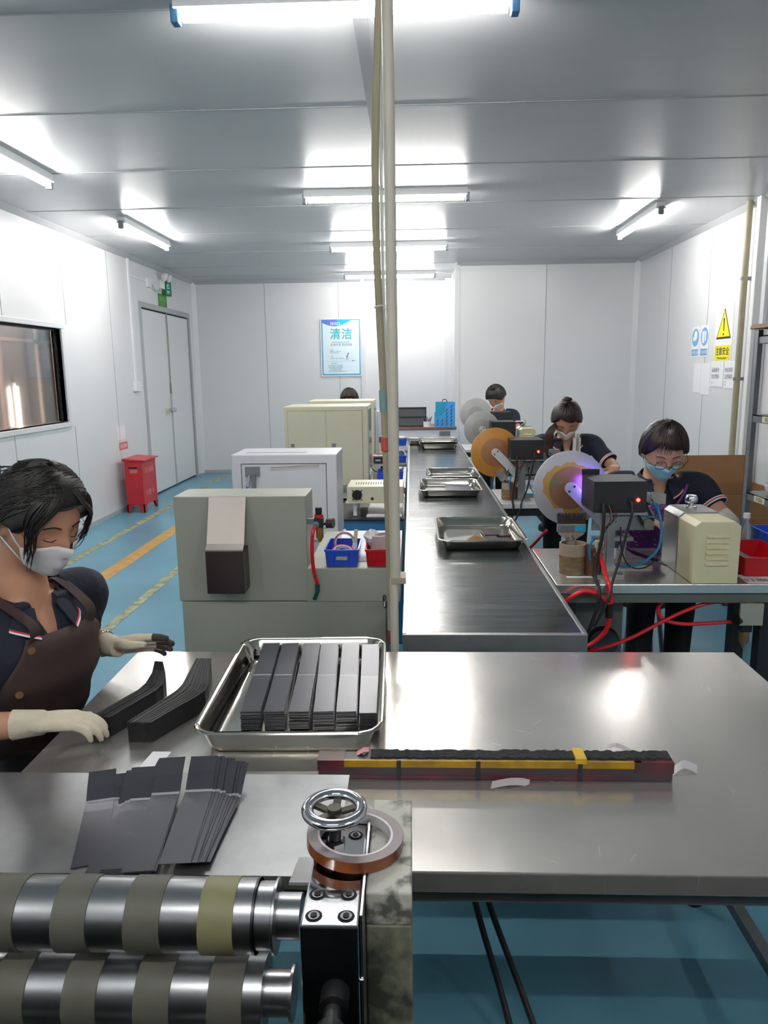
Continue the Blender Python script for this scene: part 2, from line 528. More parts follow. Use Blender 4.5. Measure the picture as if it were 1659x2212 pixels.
mb.box(XL, XL + 0.02, 10.79, 10.81, 1.35, 1.5)
lab(mb.build('door_bolt', M_dbeige, dr), 'long thin brassy bolt rod')
sg = tag(MB().box(XL - 0.004, XL + 0.001, 10.52, 10.70, 1.04, 1.15).build('door_sign', mat('pale_yellow_sign', '#cfceb2', 0.6), smooth=False), 'pale faded notice sticker beside the chrome knob of the double door', 'sign')
writing('lettering', '推拉', 0.055, (XL + 0.001, 10.61, 1.075), (0, 1, 0), (0, 0, 1), mat('olive_ink', '#8d8c5c', 0.6), sg)

# observation window and the room beyond
wn = struct(MB().box(XL - 0.062, XL - 0.056, WY0, WY1, WZ0, WZ1).build('window_1', M_glass, smooth=False))
mb = MB()
mb.box(XL - 0.1, XL + 0.02, WY0 - 0.06, WY1 + 0.06, WZ0 - 0.05, WZ0); mb.box(XL - 0.1, XL + 0.02, WY0 - 0.06, WY1 + 0.06, WZ1, WZ1 + 0.05)
mb.box(XL - 0.1, XL + 0.02, WY1, WY1 + 0.06, WZ0, WZ1); mb.box(XL - 0.1, XL + 0.02, WY0 - 0.06, WY0, WZ0, WZ1)
mb.build('window_frame', M_trim, wn, smooth=False, bev=0.006)
mb = MB(); mb.box(XL - 0.056, XL - 0.04, WY1 - 0.022, WY1, WZ0, WZ1); mb.box(XL - 0.056, XL - 0.04, WY0, WY1, WZ1 - 0.022, WZ1)
mb.build('window_gasket', M_rubber, wn, smooth=False)
M_corr = mat('corridor_panel', '#b5aca8', 0.35, var=0.12, scale=2)
mb = MB(); mb.box(XL - 1.6, XL - 1.5, 2, 12, 0, HC); mb.box(XL - 1.6, XL - 0.1, 12, 12.1, 0, HC); mb.box(XL - 1.6, XL - 0.1, 1.9, 2, 0, HC)
struct(mb.build('wall_corridor', M_corr, smooth=False))
slab('floor_corridor', XL - 1.6, XL - 0.1, 1.9, 12.1, -0.1, 0, mat('corridor_floor', '#8b8f92', 0.4))
slab('ceiling_corridor', XL - 1.6, XL - 0.1, 1.9, 12.1, HC, HC + 0.1, M_corr)
# corridor wall joinery seen through the glass
mb = MB()
xx = XL - 1.5
for y in (8.2, 8.95, 9.9): mb.box(xx, xx + 0.04, y, y + 0.05, 0, HC)
for z in (0.96, 2.06): mb.box(xx, xx + 0.04, 8.2, 12, z, z + 0.04)
struct(mb.build('trim_4', mat('warm_white_trim', '#dcc9bd', 0.4), smooth=False))
cl = thing('corridor_lamp', 'short vertical fluorescent lamp glimpsed through the window glass', 'lamp', (xx + 0.03, 9.25, 1.3))
MB().box(xx, xx + 0.03, 9.23, 9.27, 0.9, 1.55).build('lamp_body', M_lampbody, cl, smooth=False)
MB().cyl((xx + 0.05, 9.25, 0.95), (xx + 0.05, 9.25, 1.5), 0.012, n=8).build('tube', mat('weak_tube', '#ffffff', 0.5, emit='#fff0e0', es=14), cl)
sg = tag(MB().box(xx, xx + 0.01, 7.75, 8.15, 1.42, 1.58).build('corridor_sign', mat('dark_green_sign', '#5d7a5a', 0.5), smooth=False), 'small dim green exit sign seen through the observation window', 'sign')
writing('lettering', '出口', 0.11, (xx + 0.011, 7.95, 1.46), (0, 1, 0), (0, 0, 1), mat('pale_green_ink', '#b9cfae', 0.5), sg)
cl2 = thing('corridor_lamp', 'lit fluorescent batten on the ceiling of the room behind the window', 'lamp', (XL - 0.8, 7, HC - 0.06))
MB().box(XL - 0.83, XL - 0.77, 6.4, 7.6, HC - 0.05, HC).build('lamp_body', M_lampbody, cl2, smooth=False)
MB().cyl((XL - 0.8, 6.42, HC - 0.075), (XL - 0.8, 7.58, HC - 0.075), 0.014, n=8).build('tube', mat('corridor_tube', '#ffffff', 0.5, emit='#ffeee2', es=170), cl2)

# ------------------------------------------------------------------ lamps
def lamp_x(xc, y, z, label, L=1.33, grp='fluorescent batten lamps on the ceiling'):
    t = thing('ceiling_lamp', label, 'lamp', (xc, y, z + 0.02), grp)
    mb = MB(); mb.prism([(-0.034, HC - z), (0.034, HC - z), (0.042, 0.024), (-0.042, 0.024)], L, (xc - L / 2, y, z), ((0, 1, 0), (0, 0, 1), (1, 0, 0)))
    mb.build('lamp_body', M_lampbody, t, smooth=False)
    MB().cyl((xc - L / 2 + 0.03, y, z), (xc + L / 2 - 0.03, y, z), 0.016, n=10).build('tube', M_tube, t)
    for s in (-1, 1):
        MB().box(xc + s * L / 2 - 0.016, xc + s * L / 2 + 0.016, y - 0.024, y + 0.024, z - 0.024, z + 0.045).build('end_cap', M_blue_cap if y < 4 else M_zinc, t, smooth=False, bev=0.004)
def lamp_y(x, yc, z, label, L=1.33, grp='fluorescent batten lamps on the ceiling'):
    t = thing('ceiling_lamp', label, 'lamp', (x, yc, z + 0.02), grp)
    mb = MB(); mb.prism([(-0.034, HC - z), (0.034, HC - z), (0.042, 0.024), (-0.042, 0.024)], L, (x, yc - L / 2, z), ((1, 0, 0), (0, 0, 1), (0, 1, 0)))
    mb.build('lamp_body', M_lampbody, t, smooth=False)
    MB().cyl((x, yc - L / 2 + 0.03, z), (x, yc + L / 2 - 0.03, z), 0.016, n=10).build('tube', M_tube, t)
    for s in (-1, 1):
        MB().box(x - 0.024, x + 0.024, yc + s * L / 2 - 0.016, yc + s * L / 2 + 0.016, z - 0.024, z + 0.045).build('end_cap', M_zinc, t, smooth=False, bev=0.004)
LZ = 3.0
lamp_x(-0.254, 3.2, LZ, 'nearest glowing tube lamp across the ceiling, with blue end caps')
lamp_x(-0.20, 6.40, LZ, 'second glowing crosswise tube lamp from the camera on the ceiling')
lamp_x(-0.25, 8.90, LZ, 'third glowing crosswise tube lamp from the camera on the ceiling')
lamp_x(-0.31, 11.41, LZ, 'farthest glowing crosswise tube lamp, close to the back wall')
lamp_y(-2.66, 5.06, LZ, 'left glowing lengthwise tube lamp nearest the camera, cut by the photo edge')
lamp_y(-2.71, 7.9, LZ, 'left glowing lengthwise tube lamp above the red cabinet and door side')
lamp_y(2.24, 7.76, LZ, 'only glowing lengthwise tube lamp on the right side of the ceiling')
# the same rows go on behind the camera
lamp_x(-0.24, -0.6, LZ, 'glowing crosswise tube lamp overhead behind the photographer')
lamp_y(2.24, -0.9, LZ, 'right lengthwise tube lamp behind the photographer')
lamp_y(-2.66, -0.9, LZ, 'left lengthwise tube lamp behind the photographer')

# ceiling trunking
tk = tag(MB().box(-0.235, -0.175, 2.2, 10.2, HC - 0.012, HC).build('cable_trunking', mat('mid_grey_trunking', '#85888b', 0.45), smooth=False), 'flat grey cable trunking running lengthwise along the ceiling', 'trunking')

# floor markings
def tape(x0, x1, y0, y1, m, label, rot=0):
    o = MB().box(x0, x1, y0, y1, 0.0, 0.0015).build('floor_tape', m, smooth=False)
    return tag(o, label, 'floor tape')
m = M_ytape.node_tree
tape(-3.07, -2.99, 1.0, 12.0, M_ytape, 'speckled hazard tape line on the blue floor nearest the left wall')
tape(-2.60, -2.46, 1.0, 12.0, M_otape, 'wide orange tape line along the blue floor')
tape(-2.02, -1.95, 1.0, 12.0, M_ytape, 'speckled hazard tape line on the blue floor nearest the machines')

# ------------------------------------------------------------------ left wall fittings
e = thing('emergency_light', 'twin-headed white emergency light above the double door', 'light', (XL, 10.7, 2.8))
MB().box(XL, XL + 0.05, 10.62, 10.74, 2.80, 2.93).build('battery_box', M_white, e, smooth=False, bev=0.005)
for y in (10.6, 10.78):
    mb = MB(); mb.lathe([(0.012, -0.02), (0.05, 0.0), (0.06, 0.03), (0.055, 0.05), (0.02, 0.055)], (XL + 0.06, y, 2.97), (0.9, 0, -0.4)); mb.cyl((XL + 0.03, y * 0.6 + 10.68 * 0.4, 2.9), (XL + 0.06, y, 2.95), 0.012)
    mb.build('lamp_head', M_white, e)
def green_sign(y0, y1, z0, z1, txt1, txt2, label, dx=0.02, m=None, ink=None):
    s = tag(MB().box(XL, XL + dx, y0, y1, z0, z1).build('exit_sign', m, smooth=False, bev=0.003), label, 'sign')
    w = y1 - y0
    writing('lettering', txt1, (z1 - z0) * 0.42, (XL + dx, (y0 + y1) / 2, z0 + (z1 - z0) * 0.48), (0, 1, 0), (0, 0, 1), ink, s, sx=w / (z1 - z0) * 0.55 if len(txt1) > 2 else 0.8)
    if txt2: writing('lettering', txt2, (z1 - z0) * 0.32, (XL + dx, (y0 + y1) / 2, z0 + (z1 - z0) * 0.12), (0, 1, 0), (0, 0, 1), ink, s, sx=1)
green_sign(10.70, 10.98, 2.73, 2.93, '出口', 'EXIT', 'dark green illuminated exit sign under the emergency light', 0.05, mat('dark_green', '#0d5a40', 0.4), mat('mint_ink', '#57c9a0', 0.5, emit='#57c9a0', es=0.5))
green_sign(10.52, 10.86, 2.55, 2.735, '安全出口', 'EXIT', 'lower bright green exit sign directly over the double door', 0.012, mat('mid_green', '#1f7a2c', 0.4), mat('lime_ink', '#93dd3a', 0.5))
b = thing('wall_switch', 'white switch box with conduit, left of the double door', 'switch', (XL, 9.4, 1.42))
MB().box(XL, XL + 0.045, 9.34, 9.52, 1.42, 1.55).build('switch_box', M_white, b, smooth=False, bev=0.006)
MB().box(XL, XL + 0.02, 9.40, 9.46, 1.55, HC - 0.04).build('conduit', M_white, b, smooth=False, bev=0.004)
b = thing('socket_outlet', 'small white socket near the ceiling with wire to the emergency light', 'socket', (XL, 10.1, 2.8))
MB().box(XL, XL + 0.035, 10.05, 10.2, 2.77, 2.88).build('socket_box', M_white, b, smooth=False, bev=0.005)
MB().box(XL, XL + 0.015, 9.46, 10.05, 2.83, 2.85).build('conduit', M_white, b, smooth=False)
MB().tube([(XL + 0.03, 10.2, 2.82), (XL + 0.03, 10.4, 2.74), (XL + 0.02, 10.63, 2.81)], 0.006).build('wire', M_gtrim, b)
o = tag(MB().box(XL, XL + 0.002, 8.72, 8.96, 0.86, 1.02).build('notice', M_paper, smooth=False), 'plain white paper notice on the left wall above the red sticker', 'notice')
o = tag(MB().box(XL, XL + 0.002, 8.75, 9.01, 0.735, 0.825).build('red_sticker', mat('red_sticker', '#cc5560', 0.5), smooth=False), 'small red sticker with white characters on the left wall', 'sticker')
writing('lettering', '消防器材', 0.06, (XL + 0.002, 8.88, 0.757), (0, 1, 0), (0, 0, 1), M_paper, o, sx=0.95)

# red fire extinguisher cabinet
t = thing('fire_cabinet', 'red free-standing fire extinguisher box against the left wall', 'cabinet', (-3.36, 8.8, 0))
x0, x1, y0, y1 = -3.40, -3.19, 8.60, 9.07
mb = MB(); mb.box(x0, x1, y0, y1, 0.09, 0.62)
mb.build('body', M_red, t, smooth=False, bev=0.004)
mb = MB()
for (fx, fy) in ((x0, y0), (x1, y0), (x0, y1), (x1, y1)):
    sx_ = 1 if fx == x0 else -1; sy_ = 1 if fy == y0 else -1
    lg = MB(); lg.prism([(0, 0.1), (0.07 * sx_, 0.1), (0.035 * sx_, 0), (0, 0)], 0.012 * sy_, (fx, fy, 0)); lg.prism([(0, 0.1), (0.09 * sy_, 0.1), (0.04 * sy_, 0), (0, 0)], 0.012 * sx_, (fx, fy, 0), ((0, 1, 0), (0, 0, 1), (1, 0, 0)))
    lg.build('foot', M_red, t, smooth=False)
MB().prism([(-0.02, 0.62), (x1 - x0 + 0.04, 0.62), (x1 - x0 + 0.04, 0.632), (-0.02, 0.652)], y1 - y0 + 0.03, (x0, y0 - 0.015, 0)).build('lid', M_red, t, smooth=False, bev=0.003)
MB().box(x0 + 0.045, x1 - 0.06, y0 - 0.002, y0 + 0.01, 0.53, 0.552).build('hand_slot', M_dark, t, smooth=False)
writing('lettering', '灭火器箱', 0.075, (x1, (y0 + y1) / 2, 0.47), (0, 1, 0), (0, 0, 1), mat('pale_pink_ink', '#e6a3a8', 0.5), t, sx=1)
writing('lettering', '火警119', 0.075, (x1, (y0 + y1) / 2, 0.2), (0, 1, 0), (0, 0, 1), MATS['pale_pink_ink'], t, sx=1)
writing('lettering', '消防', 0.05, ((x0 + x1) / 2, y0, 0.48), (1, 0, 0), (0, 0, 1), MATS['pale_pink_ink'], t)
# stool corner behind worker at left edge
t = thing('wire_rack', 'dark wire rack against the left wall behind the seated worker', 'rack', (-3.3, 5.75, 0))
for z in (0.35, 0.62, 0.9):
    mb = MB()
    for y in (5.6, 5.9): mb.bar((-3.45, y, z), (-3.2, y, z), 0.012, 0.012)
    for x in (-3.45, -3.32, -3.2): mb.bar((x, 5.6, z), (x, 5.9, z), 0.01, 0.01)
    mb.build('shelf', M_black, t, smooth=False)
for x in (-3.45, -3.2):
    for y in (5.6, 5.9): MB().box(x - 0.008, x + 0.008, y - 0.008, y + 0.008, 0, 0.95).build('post', M_black, t, smooth=False)

# ------------------------------------------------------------------ poster on back wall
M_pface = mat('poster_paper', '#e3edf5', 0.3, col2='#d3e8f2', scale=1)
M_pblue = mat('poster_blue', '#3f9fd0', 0.3); M_pviolet = mat('poster_violet', '#5b74cf', 0.3); M_pcyan = mat('poster_cyan', '#1fb4dd', 0.3)
M_pink = mat('poster_ink', '#6c8794', 0.5); M_pteal = mat('poster_teal', '#3fb3bd', 0.4)
py, px0, px1, pz0, pz1 = YB - 0.020, -1.455, -0.80, 1.56, 2.465
po = thing('poster', 'white and blue framed cleaning poster on the back wall', 'poster', (px0, py, pz0))
MB().box(px0, px1, py, YB - 0.008, pz0, pz1).build('backing', M_white, po, smooth=False, bev=0.003)
MB().box(px0 + 0.02, px1 - 0.015, py - 0.002, py, pz0 + 0.02, pz1 - 0.008).build('border', M_pblue, po, smooth=False)
MB().box(px0 + 0.038, px1 - 0.033, py - 0.004, py - 0.002, pz0 + 0.04, pz1 - 0.024).build('sheet', M_pface, po, smooth=False)
w_ = px1 - px0
def arc(xa, xb, m, nm):
    pts = []
    N = 16
    for k in range(N + 1):
        u = xa + (xb - xa) * k / N
        d = 0.095 * math.sin(PI * min(1, (u + 0.12) / 0.92)) if u < 0.8 else 0
        pts.append((px0 + 0.03 + u * (w_ - 0.06), pz1 - 0.02 - max(d, 0.0)))
    poly = [(pts[0][0], pz1 - 0.015)] + pts + [(pts[-1][0], pz1 - 0.015)]
    MB().prism(poly, 0.001, (0, py - 0.0055, 0)).build(nm, m, po, smooth=False)
arc(0.0, 0.40, M_pviolet, 'banner'); arc(0.40, 0.8, M_pcyan, 'banner')
def ptext(s, size, u, v, m, sx=1.0, bold=0.0, sp=1.0):
    writing('lettering', s, size, (px0 + u * w_, py - 0.0062, pz1 - v * (pz1 - pz0)), (1, 0, 0), (0, 0, 1), m, po, sx=sx, bold=bold, spacing=sp)
ptext('SEISO', 0.062, 0.37, 0.105, M_paper, 1.05, 0.0006)
ptext('清洁', 0.185, 0.51, 0.335, M_pteal, 0.95, 0.003, 1.1)
ptext('清扫职场保持干净的状态', 0.026, 0.50, 0.415, M_pink)
ptext('洁净环境 贯彻到底', 0.042, 0.51, 0.465, M_pink, 1, 0, 1.05)
ptext('一、目的', 0.024, 0.24, 0.54, M_pteal); ptext('清除脏污、保持干净', 0.02, 0.36, 0.57, M_pink); ptext('防止污染的发生', 0.02, 0.34, 0.595, M_pink)
ptext('二、对象', 0.024, 0.24, 0.66, M_pteal); ptext('工作场所 设备 工具及环境', 0.02, 0.40, 0.695, M_pink)
MB().box(px0 + 0.09, px1 - 0.08, py - 0.0055, py - 0.004, pz1 - 0.735 * 0.905, pz1 - 0.732 * 0.905).build('rule', M_pblue, po, smooth=False)
ptext('推进要领', 0.024, 0.33, 0.78, M_pteal)
for k, s in enumerate(('建立责任区 执行例行扫除', '调查污染源予以杜绝或隔离', '建立清扫基准作为规范', '作业后及时清理现场', '下班前五分钟进行整理整顿清扫工作')):
    ptext(s, 0.02, 0.36 if k < 4 else 0.41, 0.815 + 0.026 * k, M_pink)
mb = MB()  # walking figure with mop
fx, fz = px0 + 0.66 * w_, pz1 - 0.62 * 0.905
mb.ell((fx + 0.01, py - 0.006, fz + 0.015), (0.012, 0.001, 0.013), nu=10, nv=6)
mb.bar((fx, py - 0.006, fz), (fx - 0.012, py - 0.006, fz - 0.045), 0.016, 0.001, ref=(0, 1, 0))
mb.bar((fx - 0.012, py - 0.006, fz - 0.045), (fx - 0.03, py - 0.006, fz - 0.09), 0.006, 0.001, ref=(0, 1, 0)); mb.bar((fx - 0.012, py - 0.006, fz - 0.045), (fx + 0.015, py - 0.006, fz - 0.09), 0.006, 0.001, ref=(0, 1, 0))
mb.bar((fx, py - 0.006, fz - 0.02), (fx + 0.08, py - 0.006, fz - 0.095), 0.002, 0.001, ref=(0, 1, 0)); mb.box(fx + 0.07, fx + 0.11, py - 0.007, py - 0.006, fz - 0.1, fz - 0.092)
mb.build('pictogram', mat('maroon_ink', '#7d5a66', 0.5), po, smooth=False)

# ------------------------------------------------------------------ right wall signs, pipes
xw = XR - 0.002
def rsign(name, y0, y1, z0, z1, m, label, cat='sign'):
    return tag(MB().box(xw - 0.002, XR, y0, y1, z0, z1).build(name, m, smooth=False), label, cat)
def rt(s, size, y, z, m, par, sx=1.0, bold=0): writing('lettering', s, size, (xw - 0.0045, y, z), (0, -1, 0), (0, 0, 1), m, par, sx=sx, bold=bold)
M_ylw = mat('sign_yellow', '#f1e414', 0.4); M_ink = mat('black_ink', '#2c2b20', 0.5); M_sblue = mat('safety_blue', '#6fa9d6', 0.45)
s = rsign('warning_sign', 7.45, 7.86, 1.68, 2.23, M_paper, 'white warning sign with yellow triangle and yellow caution panel')
yc = 7.655
def tri(sc, m, nm, d, zc=2.03):
    MB().prism([(yc - 0.175 * sc, zc - 0.13 * sc), (yc + 0.175 * sc, zc - 0.13 * sc), (yc, zc + 0.17 * sc)], -0.001, (xw - d, 0, 0), ((0, 1, 0), (0, 0, 1), (1, 0, 0))).build(nm, m, s, smooth=False)
tri(1.0, M_ink, 'triangle_outline', 0.002); tri(0.84, M_ylw, 'triangle', 0.003)
mb = MB(); mb.prism([(yc - 0.014, 2.10), (yc + 0.014, 2.10), (yc + 0.006, 1.975), (yc - 0.006, 1.975)], -0.001, (xw - 0.0045, 0, 0), ((0, 1, 0), (0, 0, 1), (1, 0, 0)))
mb.cyl((xw - 0.0055, yc, 1.945), (xw - 0.0045, yc, 1.945), 0.013); mb.build('exclamation_mark', M_ink, s, smooth=False)
MB().box(xw - 0.004, xw - 0.002, 7.47, 7.84, 1.69, 1.84).build('caution_panel', M_ylw, s, smooth=False, bev=0.001)
rt('注意安全', 0.082, yc, 1.75, M_ink, s, 1.0, 0.001); rt('Warning danger', 0.03, yc, 1.706, M_ink, s, 1.2)
for k, (y0, y1, txt, lb) in enumerate(((8.28, 8.50, '必须戴口罩', 'blue and white mandatory mask sign, left of the pair on the right wall'), (8.03, 8.25, '必须戴手套', 'blue and white mandatory gear sign, right of the pair on the right wall'))):
    s = rsign('safety_sign', y0, y1, 1.735, 2.06 , M_paper, lb)
    cy = (y0 + y1) / 2
    MB().cyl((xw - 0.004, cy, 1.945), (xw - 0.002, cy, 1.945), 0.095, n=32).build('disc', M_sblue, s)
    mb = MB()
    if k == 0:
        mb.ell((xw - 0.005, cy - 0.01, 1.965), (0.001, 0.045, 0.05)); mb.box(xw - 0.006, xw - 0.004, cy - 0.01, cy + 0.06, 1.91, 1.95)
    else:
        mb.box(xw - 0.006, xw - 0.004, cy - 0.01, cy + 0.055, 1.88, 2.0); mb.box(xw - 0.006, xw - 0.004, cy - 0.05, cy - 0.025, 1.90, 2.0)
    mb.build('pictogram', M_paper, s, smooth=False)
    MB().box(xw - 0.004, xw - 0.002, y0 + 0.02, y1 - 0.02, 1.75, 1.82).build('text_panel', M_sblue, s, smooth=False)
    rt(txt, 0.038, cy, 1.77, M_paper, s, 0.95)
for y0, y1, z0, z1, txt, lb in ((8.18, 8.38, 1.36, 1.67, None, 'blank paper sheet on the right wall, leftmost of the four'), (7.93, 8.17, 1.34, 1.67, None, 'tall blank paper sheet on the right wall, second from left'),
                            (7.60, 7.92, 1.43, 1.68, ('设备操作', '安全须知', '一'), 'paper sheet with printed lines, left of the two under the warning sign'), (7.30, 7.58, 1.42, 1.68, ('作业指导', '注意事项', '二'), 'paper sheet with printed lines beside the beige pipe')):
    s = rsign('paper_notice', y0, y1, z0, z1, M_paper, lb, 'notice')
    if txt:
        for k, q in enumerate(txt):
            rt(q, 0.05, (y0 + y1) / 2 + (0.03 if len(q) > 1 else 0.1), z1 - 0.1 - 0.065 * k, mat('grey_ink', '#7d747c', 0.6), s, 0.95)
t = thing('wall_pipe', 'beige vertical gas pipe with yellow valve handle on the right wall', 'pipe', (3.04, 7.14, 0.45))
MB().cyl((3.04, 7.14, 0.42), (3.04, 7.14, HC), 0.028, n=16).build('pipe', M_dbeige, t)
for z in (2.4, 1.5, 0.75): MB().box(3.01, XR, 7.12, 7.16, z, z + 0.03).build('clip', M_zinc, t, smooth=False)
mb = MB(); mb.cyl((3.04, 7.14, 0.4), (3.04, 7.14, 0.6), 0.045, n=16); mb.build('valve', M_dbeige, t)
MB().bar((3.0, 7.12, 0.5), (2.93, 7.24, 0.51), 0.02, 0.03).build('valve_handle', mat('yellow_handle', '#d3952a', 0.4), t, bev=0.004)
t = tag(MB().box(3.03, XR, 6.90, 6.98, 0, HC).build('conduit_duct', M_white, smooth=False, bev=0.006), 'broad white vertical cable duct on the right wall beside the beige pipe', 'duct')
t = tag(MB().box(3.06, XR, 6.76, 6.83, 0, HC).build('conduit_duct', M_trim, smooth=False, bev=0.004), 'narrow white vertical duct on the right wall, nearest the metal rack', 'duct')
# ------------------------------------------------------------------ foreground steel table
TZ = 0.78
t = thing('steel_table', 'large stainless steel worktable in the foreground', 'table', (0.06, 1.64, 0))
mb = MB(); mb.box(-0.85, 0.965, 1.13, 2.145, TZ - 0.04, TZ)
mb.build('tabletop', M_steel, t, smooth=False, bev=0.003)
mb = MB(); mb.box(-0.82, 0.94, 1.16, 1.175, 0.70, 0.74); mb.box(-0.82, 0.94, 2.1, 2.115, 0.70, 0.74); mb.box(-0.82, -0.80, 1.16, 2.11, 0.70, 0.74); mb.box(0.92, 0.94, 1.16, 2.11, 0.70, 0.74)
mb.build('apron_frame', M_zinc, t, smooth=False)
for x in (-0.8, 0.86):
    for y in (1.2, 2.06):
        lg = MB().cyl((x, y, 0.03), (x, y, 0.72), 0.02, n=16).build('leg', M_zinc, t)
        MB().lathe([(0.012, 0), (0.028, 0.0), (0.028, 0.012), (0.012, 0.035)], (x, y, 0)).build('foot', M_black, lg)
mb = MB(); mb.bar((0.86, 1.2, 0.2), (0.86, 2.06, 0.2), 0.03, 0.03); mb.bar((-0.8, 1.2, 0.2), (-0.8, 2.06, 0.2), 0.03, 0.03); mb.bar((-0.8, 1.9, 0.2), (0.86, 1.9, 0.2), 0.03, 0.03)
mb.build('lower_rail', M_zinc, t, smooth=False)
for i, (x, dx) in enumerate(((0.09, 0.17), (0.105, 0.22))):
    o = MB().tube([(x, 1.75, 0.735), (x + 0.01, 1.72, 0.6), (x + dx * 0.3, 1.68, 0.35), (x + dx * 0.7, 1.6, 0.12), (x + dx, 1.45, 0.012), (x + dx + 0.1, 1.2, 0.012)], 0.008).build('power_cable', M_rubber)
    tag(o, 'black power cable hanging under the steel table, %s of the two' % ('left' if i == 0 else 'right'), 'cable')

# ------------------------------------------------------------------ big steel tray and tray builder
def rrect(hx, hy, r, z, c=(0, 0), n=6):
    pts = []
    for qx, qy, a0 in ((1, 1, 0), (-1, 1, PI / 2), (-1, -1, PI), (1, -1, 3 * PI / 2)):
        for k in range(n + 1):
            a = a0 + PI / 2 * k / n
            pts.append(V((c[0] + qx * (hx - r) + r * math.cos(a), c[1] + qy * (hy - r) + r * math.sin(a), z)))
    return pts
def tray_mesh(cx, cy, z, hx, hy, h, lip=0.012, flare=0.018, r=0.05):
    R = []
    c = (cx, cy)
    bx, by = hx - lip - flare, hy - lip - flare
    R.append(rrect(bx - 0.012, by - 0.012, r * 0.7, z, c))
    R.append(rrect(bx - 0.003, by - 0.003, r * 0.8, z + 0.004, c))
    R.append(rrect(bx, by, r * 0.8, z + 0.012, c))
    R.append(rrect(bx + flare - 0.002, by + flare - 0.002, r, z + h - 0.006, c))
    R.append(rrect(hx - 0.002, hy - 0.002, r + lip, z + h - 0.006, c))
    R.append(rrect(hx, hy, r + lip, z + h - 0.003, c))
    R.append(rrect(hx - 0.002, hy - 0.002, r + lip, z + h, c))
    R.append(rrect(hx - lip, hy - lip, r, z + h, c))
    R.append(rrect(hx - lip - 0.003, hy - lip - 0.003, r, z + h - 0.004, c))
    R.append(rrect(bx - 0.001, by - 0.001, r * 0.8, z + 0.014, c))
    R.append(rrect(bx - 0.004, by - 0.004, r * 0.8, z + 0.006, c))
    R.append(rrect(bx - 0.014, by - 0.014, r * 0.7, z + 0.0025, c))
    mb = MB(); mb.rings(R, True, True, True)
    return mb
def tray(cx, cy, z, hx, hy, h, label, group=None, rot=0, r=0.05):
    o = tray_mesh(0, 0, 0, hx, hy, h, r=r).build('steel_tray', M_traym, loc=(0, 0, 0), ang=50)
    o.location = (cx, cy, z); o.rotation_euler = (0, 0, rot)
    return tag(o, label, 'tray', group)
tray(-0.287, 1.80, TZ + 0.001, 0.215, 0.302, 0.062, 'large steel tray holding six stacks of dark strips on the foreground table', rot=0.02, r=0.045)

def film_strip(L1, L2, w, t, up, name='film_strip'):
    """bent flat strip lying along +Y, near piece L1, far piece L2 rising by angle up"""
    mb = MB()
    path = [V((0, 0, 0)), V((0, L1 - 0.0025, 0)), V((0, L1, -0.0004)), V((0, L1 + 0.0025, 0.0)), V((0, L1 + L2 * math.cos(up), L2 * math.sin(up)))]
    mb.plate_path(path, (1, 0, 0), w, (0, 0, 1), t)
    mb.mi[4:12] = [1] * 8  # faces at the fold carry the painted highlight
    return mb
proto = film_strip(0.215, 0.215, 0.0475, 0.0026, 0.035).build('film_strip', [M_film, M_glint], loc=(0, 0, 0), smooth=False)
first = True
NS = 13
names = ['leftmost', 'second from left', 'third from left', 'fourth from left', 'fifth from left', 'rightmost']
sx = [(-0.386, -0.415), (-0.330, -0.359), (-0.271, -0.295), (-0.212, -0.243), (-0.158, -0.182), (-0.104, -0.124)]
for k, (xn, xf) in enumerate(sx):
    for j in range(NS - (1 if k == 5 else 0)):
        o = proto if first else proto.copy()
        if not first: COL.objects.link(o)
        first = False
        a = math.atan2(-(xf - xn), 0.43)
        top = j == NS - 1 - (1 if k == 5 else 0)
        o.location = (xn + (0 if top else random.uniform(-0.0012, 0.0012)), 1.628 + (0 if top else random.uniform(-0.004, 0.003)), TZ + 0.006 + j * 0.0037)
        o.rotation_euler = (0.0, 0, a + (0 if top else random.uniform(-0.004, 0.004)))
        tag(o, ('topmost dark strip of the %s stack in the big tray' if top else 'dark film strip within the %s stack in the big tray') % names[k], 'strip', None if top else 'strips in the %s stack of the big tray' % names[k])

# bent leaf stacks standing on edge on the table
def leaf_stack(path0, offs_dir, N, h, label, group, z=TZ, th=0.0019):
    for j in range(N):
        mb = MB()
        d = V(offs_dir) * j
        P = [V((p[0], p[1], z)) + d * p[2] for p in path0]
        zt = h + random.uniform(-0.0012, 0.0012)
        rg = []
        for i, p in enumerate(P):
            tg = (P[min(i + 1, len(P) - 1)] - P[max(i - 1, 0)]).normalized()
            nrm = V((tg.y, -tg.x, 0)) * th / 2
            hh = zt * path0[i][3]
            rg.append([p - nrm, p + nrm, p + nrm + V((0, 0, hh)), p - nrm + V((0, 0, hh))])
        mb.rings(rg)
        ys = min(p.y for p in P)
        o = mb.build('bent_leaf', M_leaf, smooth=False)
        tag(o, label, 'leaf', group)
N_ = 22
leaf_stack([(-0.662, 1.574, 1.0, 1), (-0.634, 1.65, 1.1, 1), (-0.612, 1.71, 1.25, 1), (-0.600, 1.75, 1.3, 1), (-0.597, 1.79, 1.2, 1), (-0.604, 1.87, 0.95, 1), (-0.612, 1.964, 0.75, 1.0)], (0.0026, -0.0001, 0), N_, 0.05,
           'thin black bent leaf standing on edge in the free-standing right bundle', 'leaves of the right bent bundle')
leaf_stack([(-0.715, 1.60, 1.0, 1), (-0.68, 1.69, 1.0, 1), (-0.657, 1.75, 1.0, 1), (-0.652, 1.79, 1.0, 1), (-0.668, 1.86, 0.8, 1), (-0.700, 1.935, 0.5, 1.05)], (-0.0026, 0.0002, 0), 18, 0.05,
           'thin black bent leaf in the left bundle under the gloved hand', 'leaves of the left bent bundle')
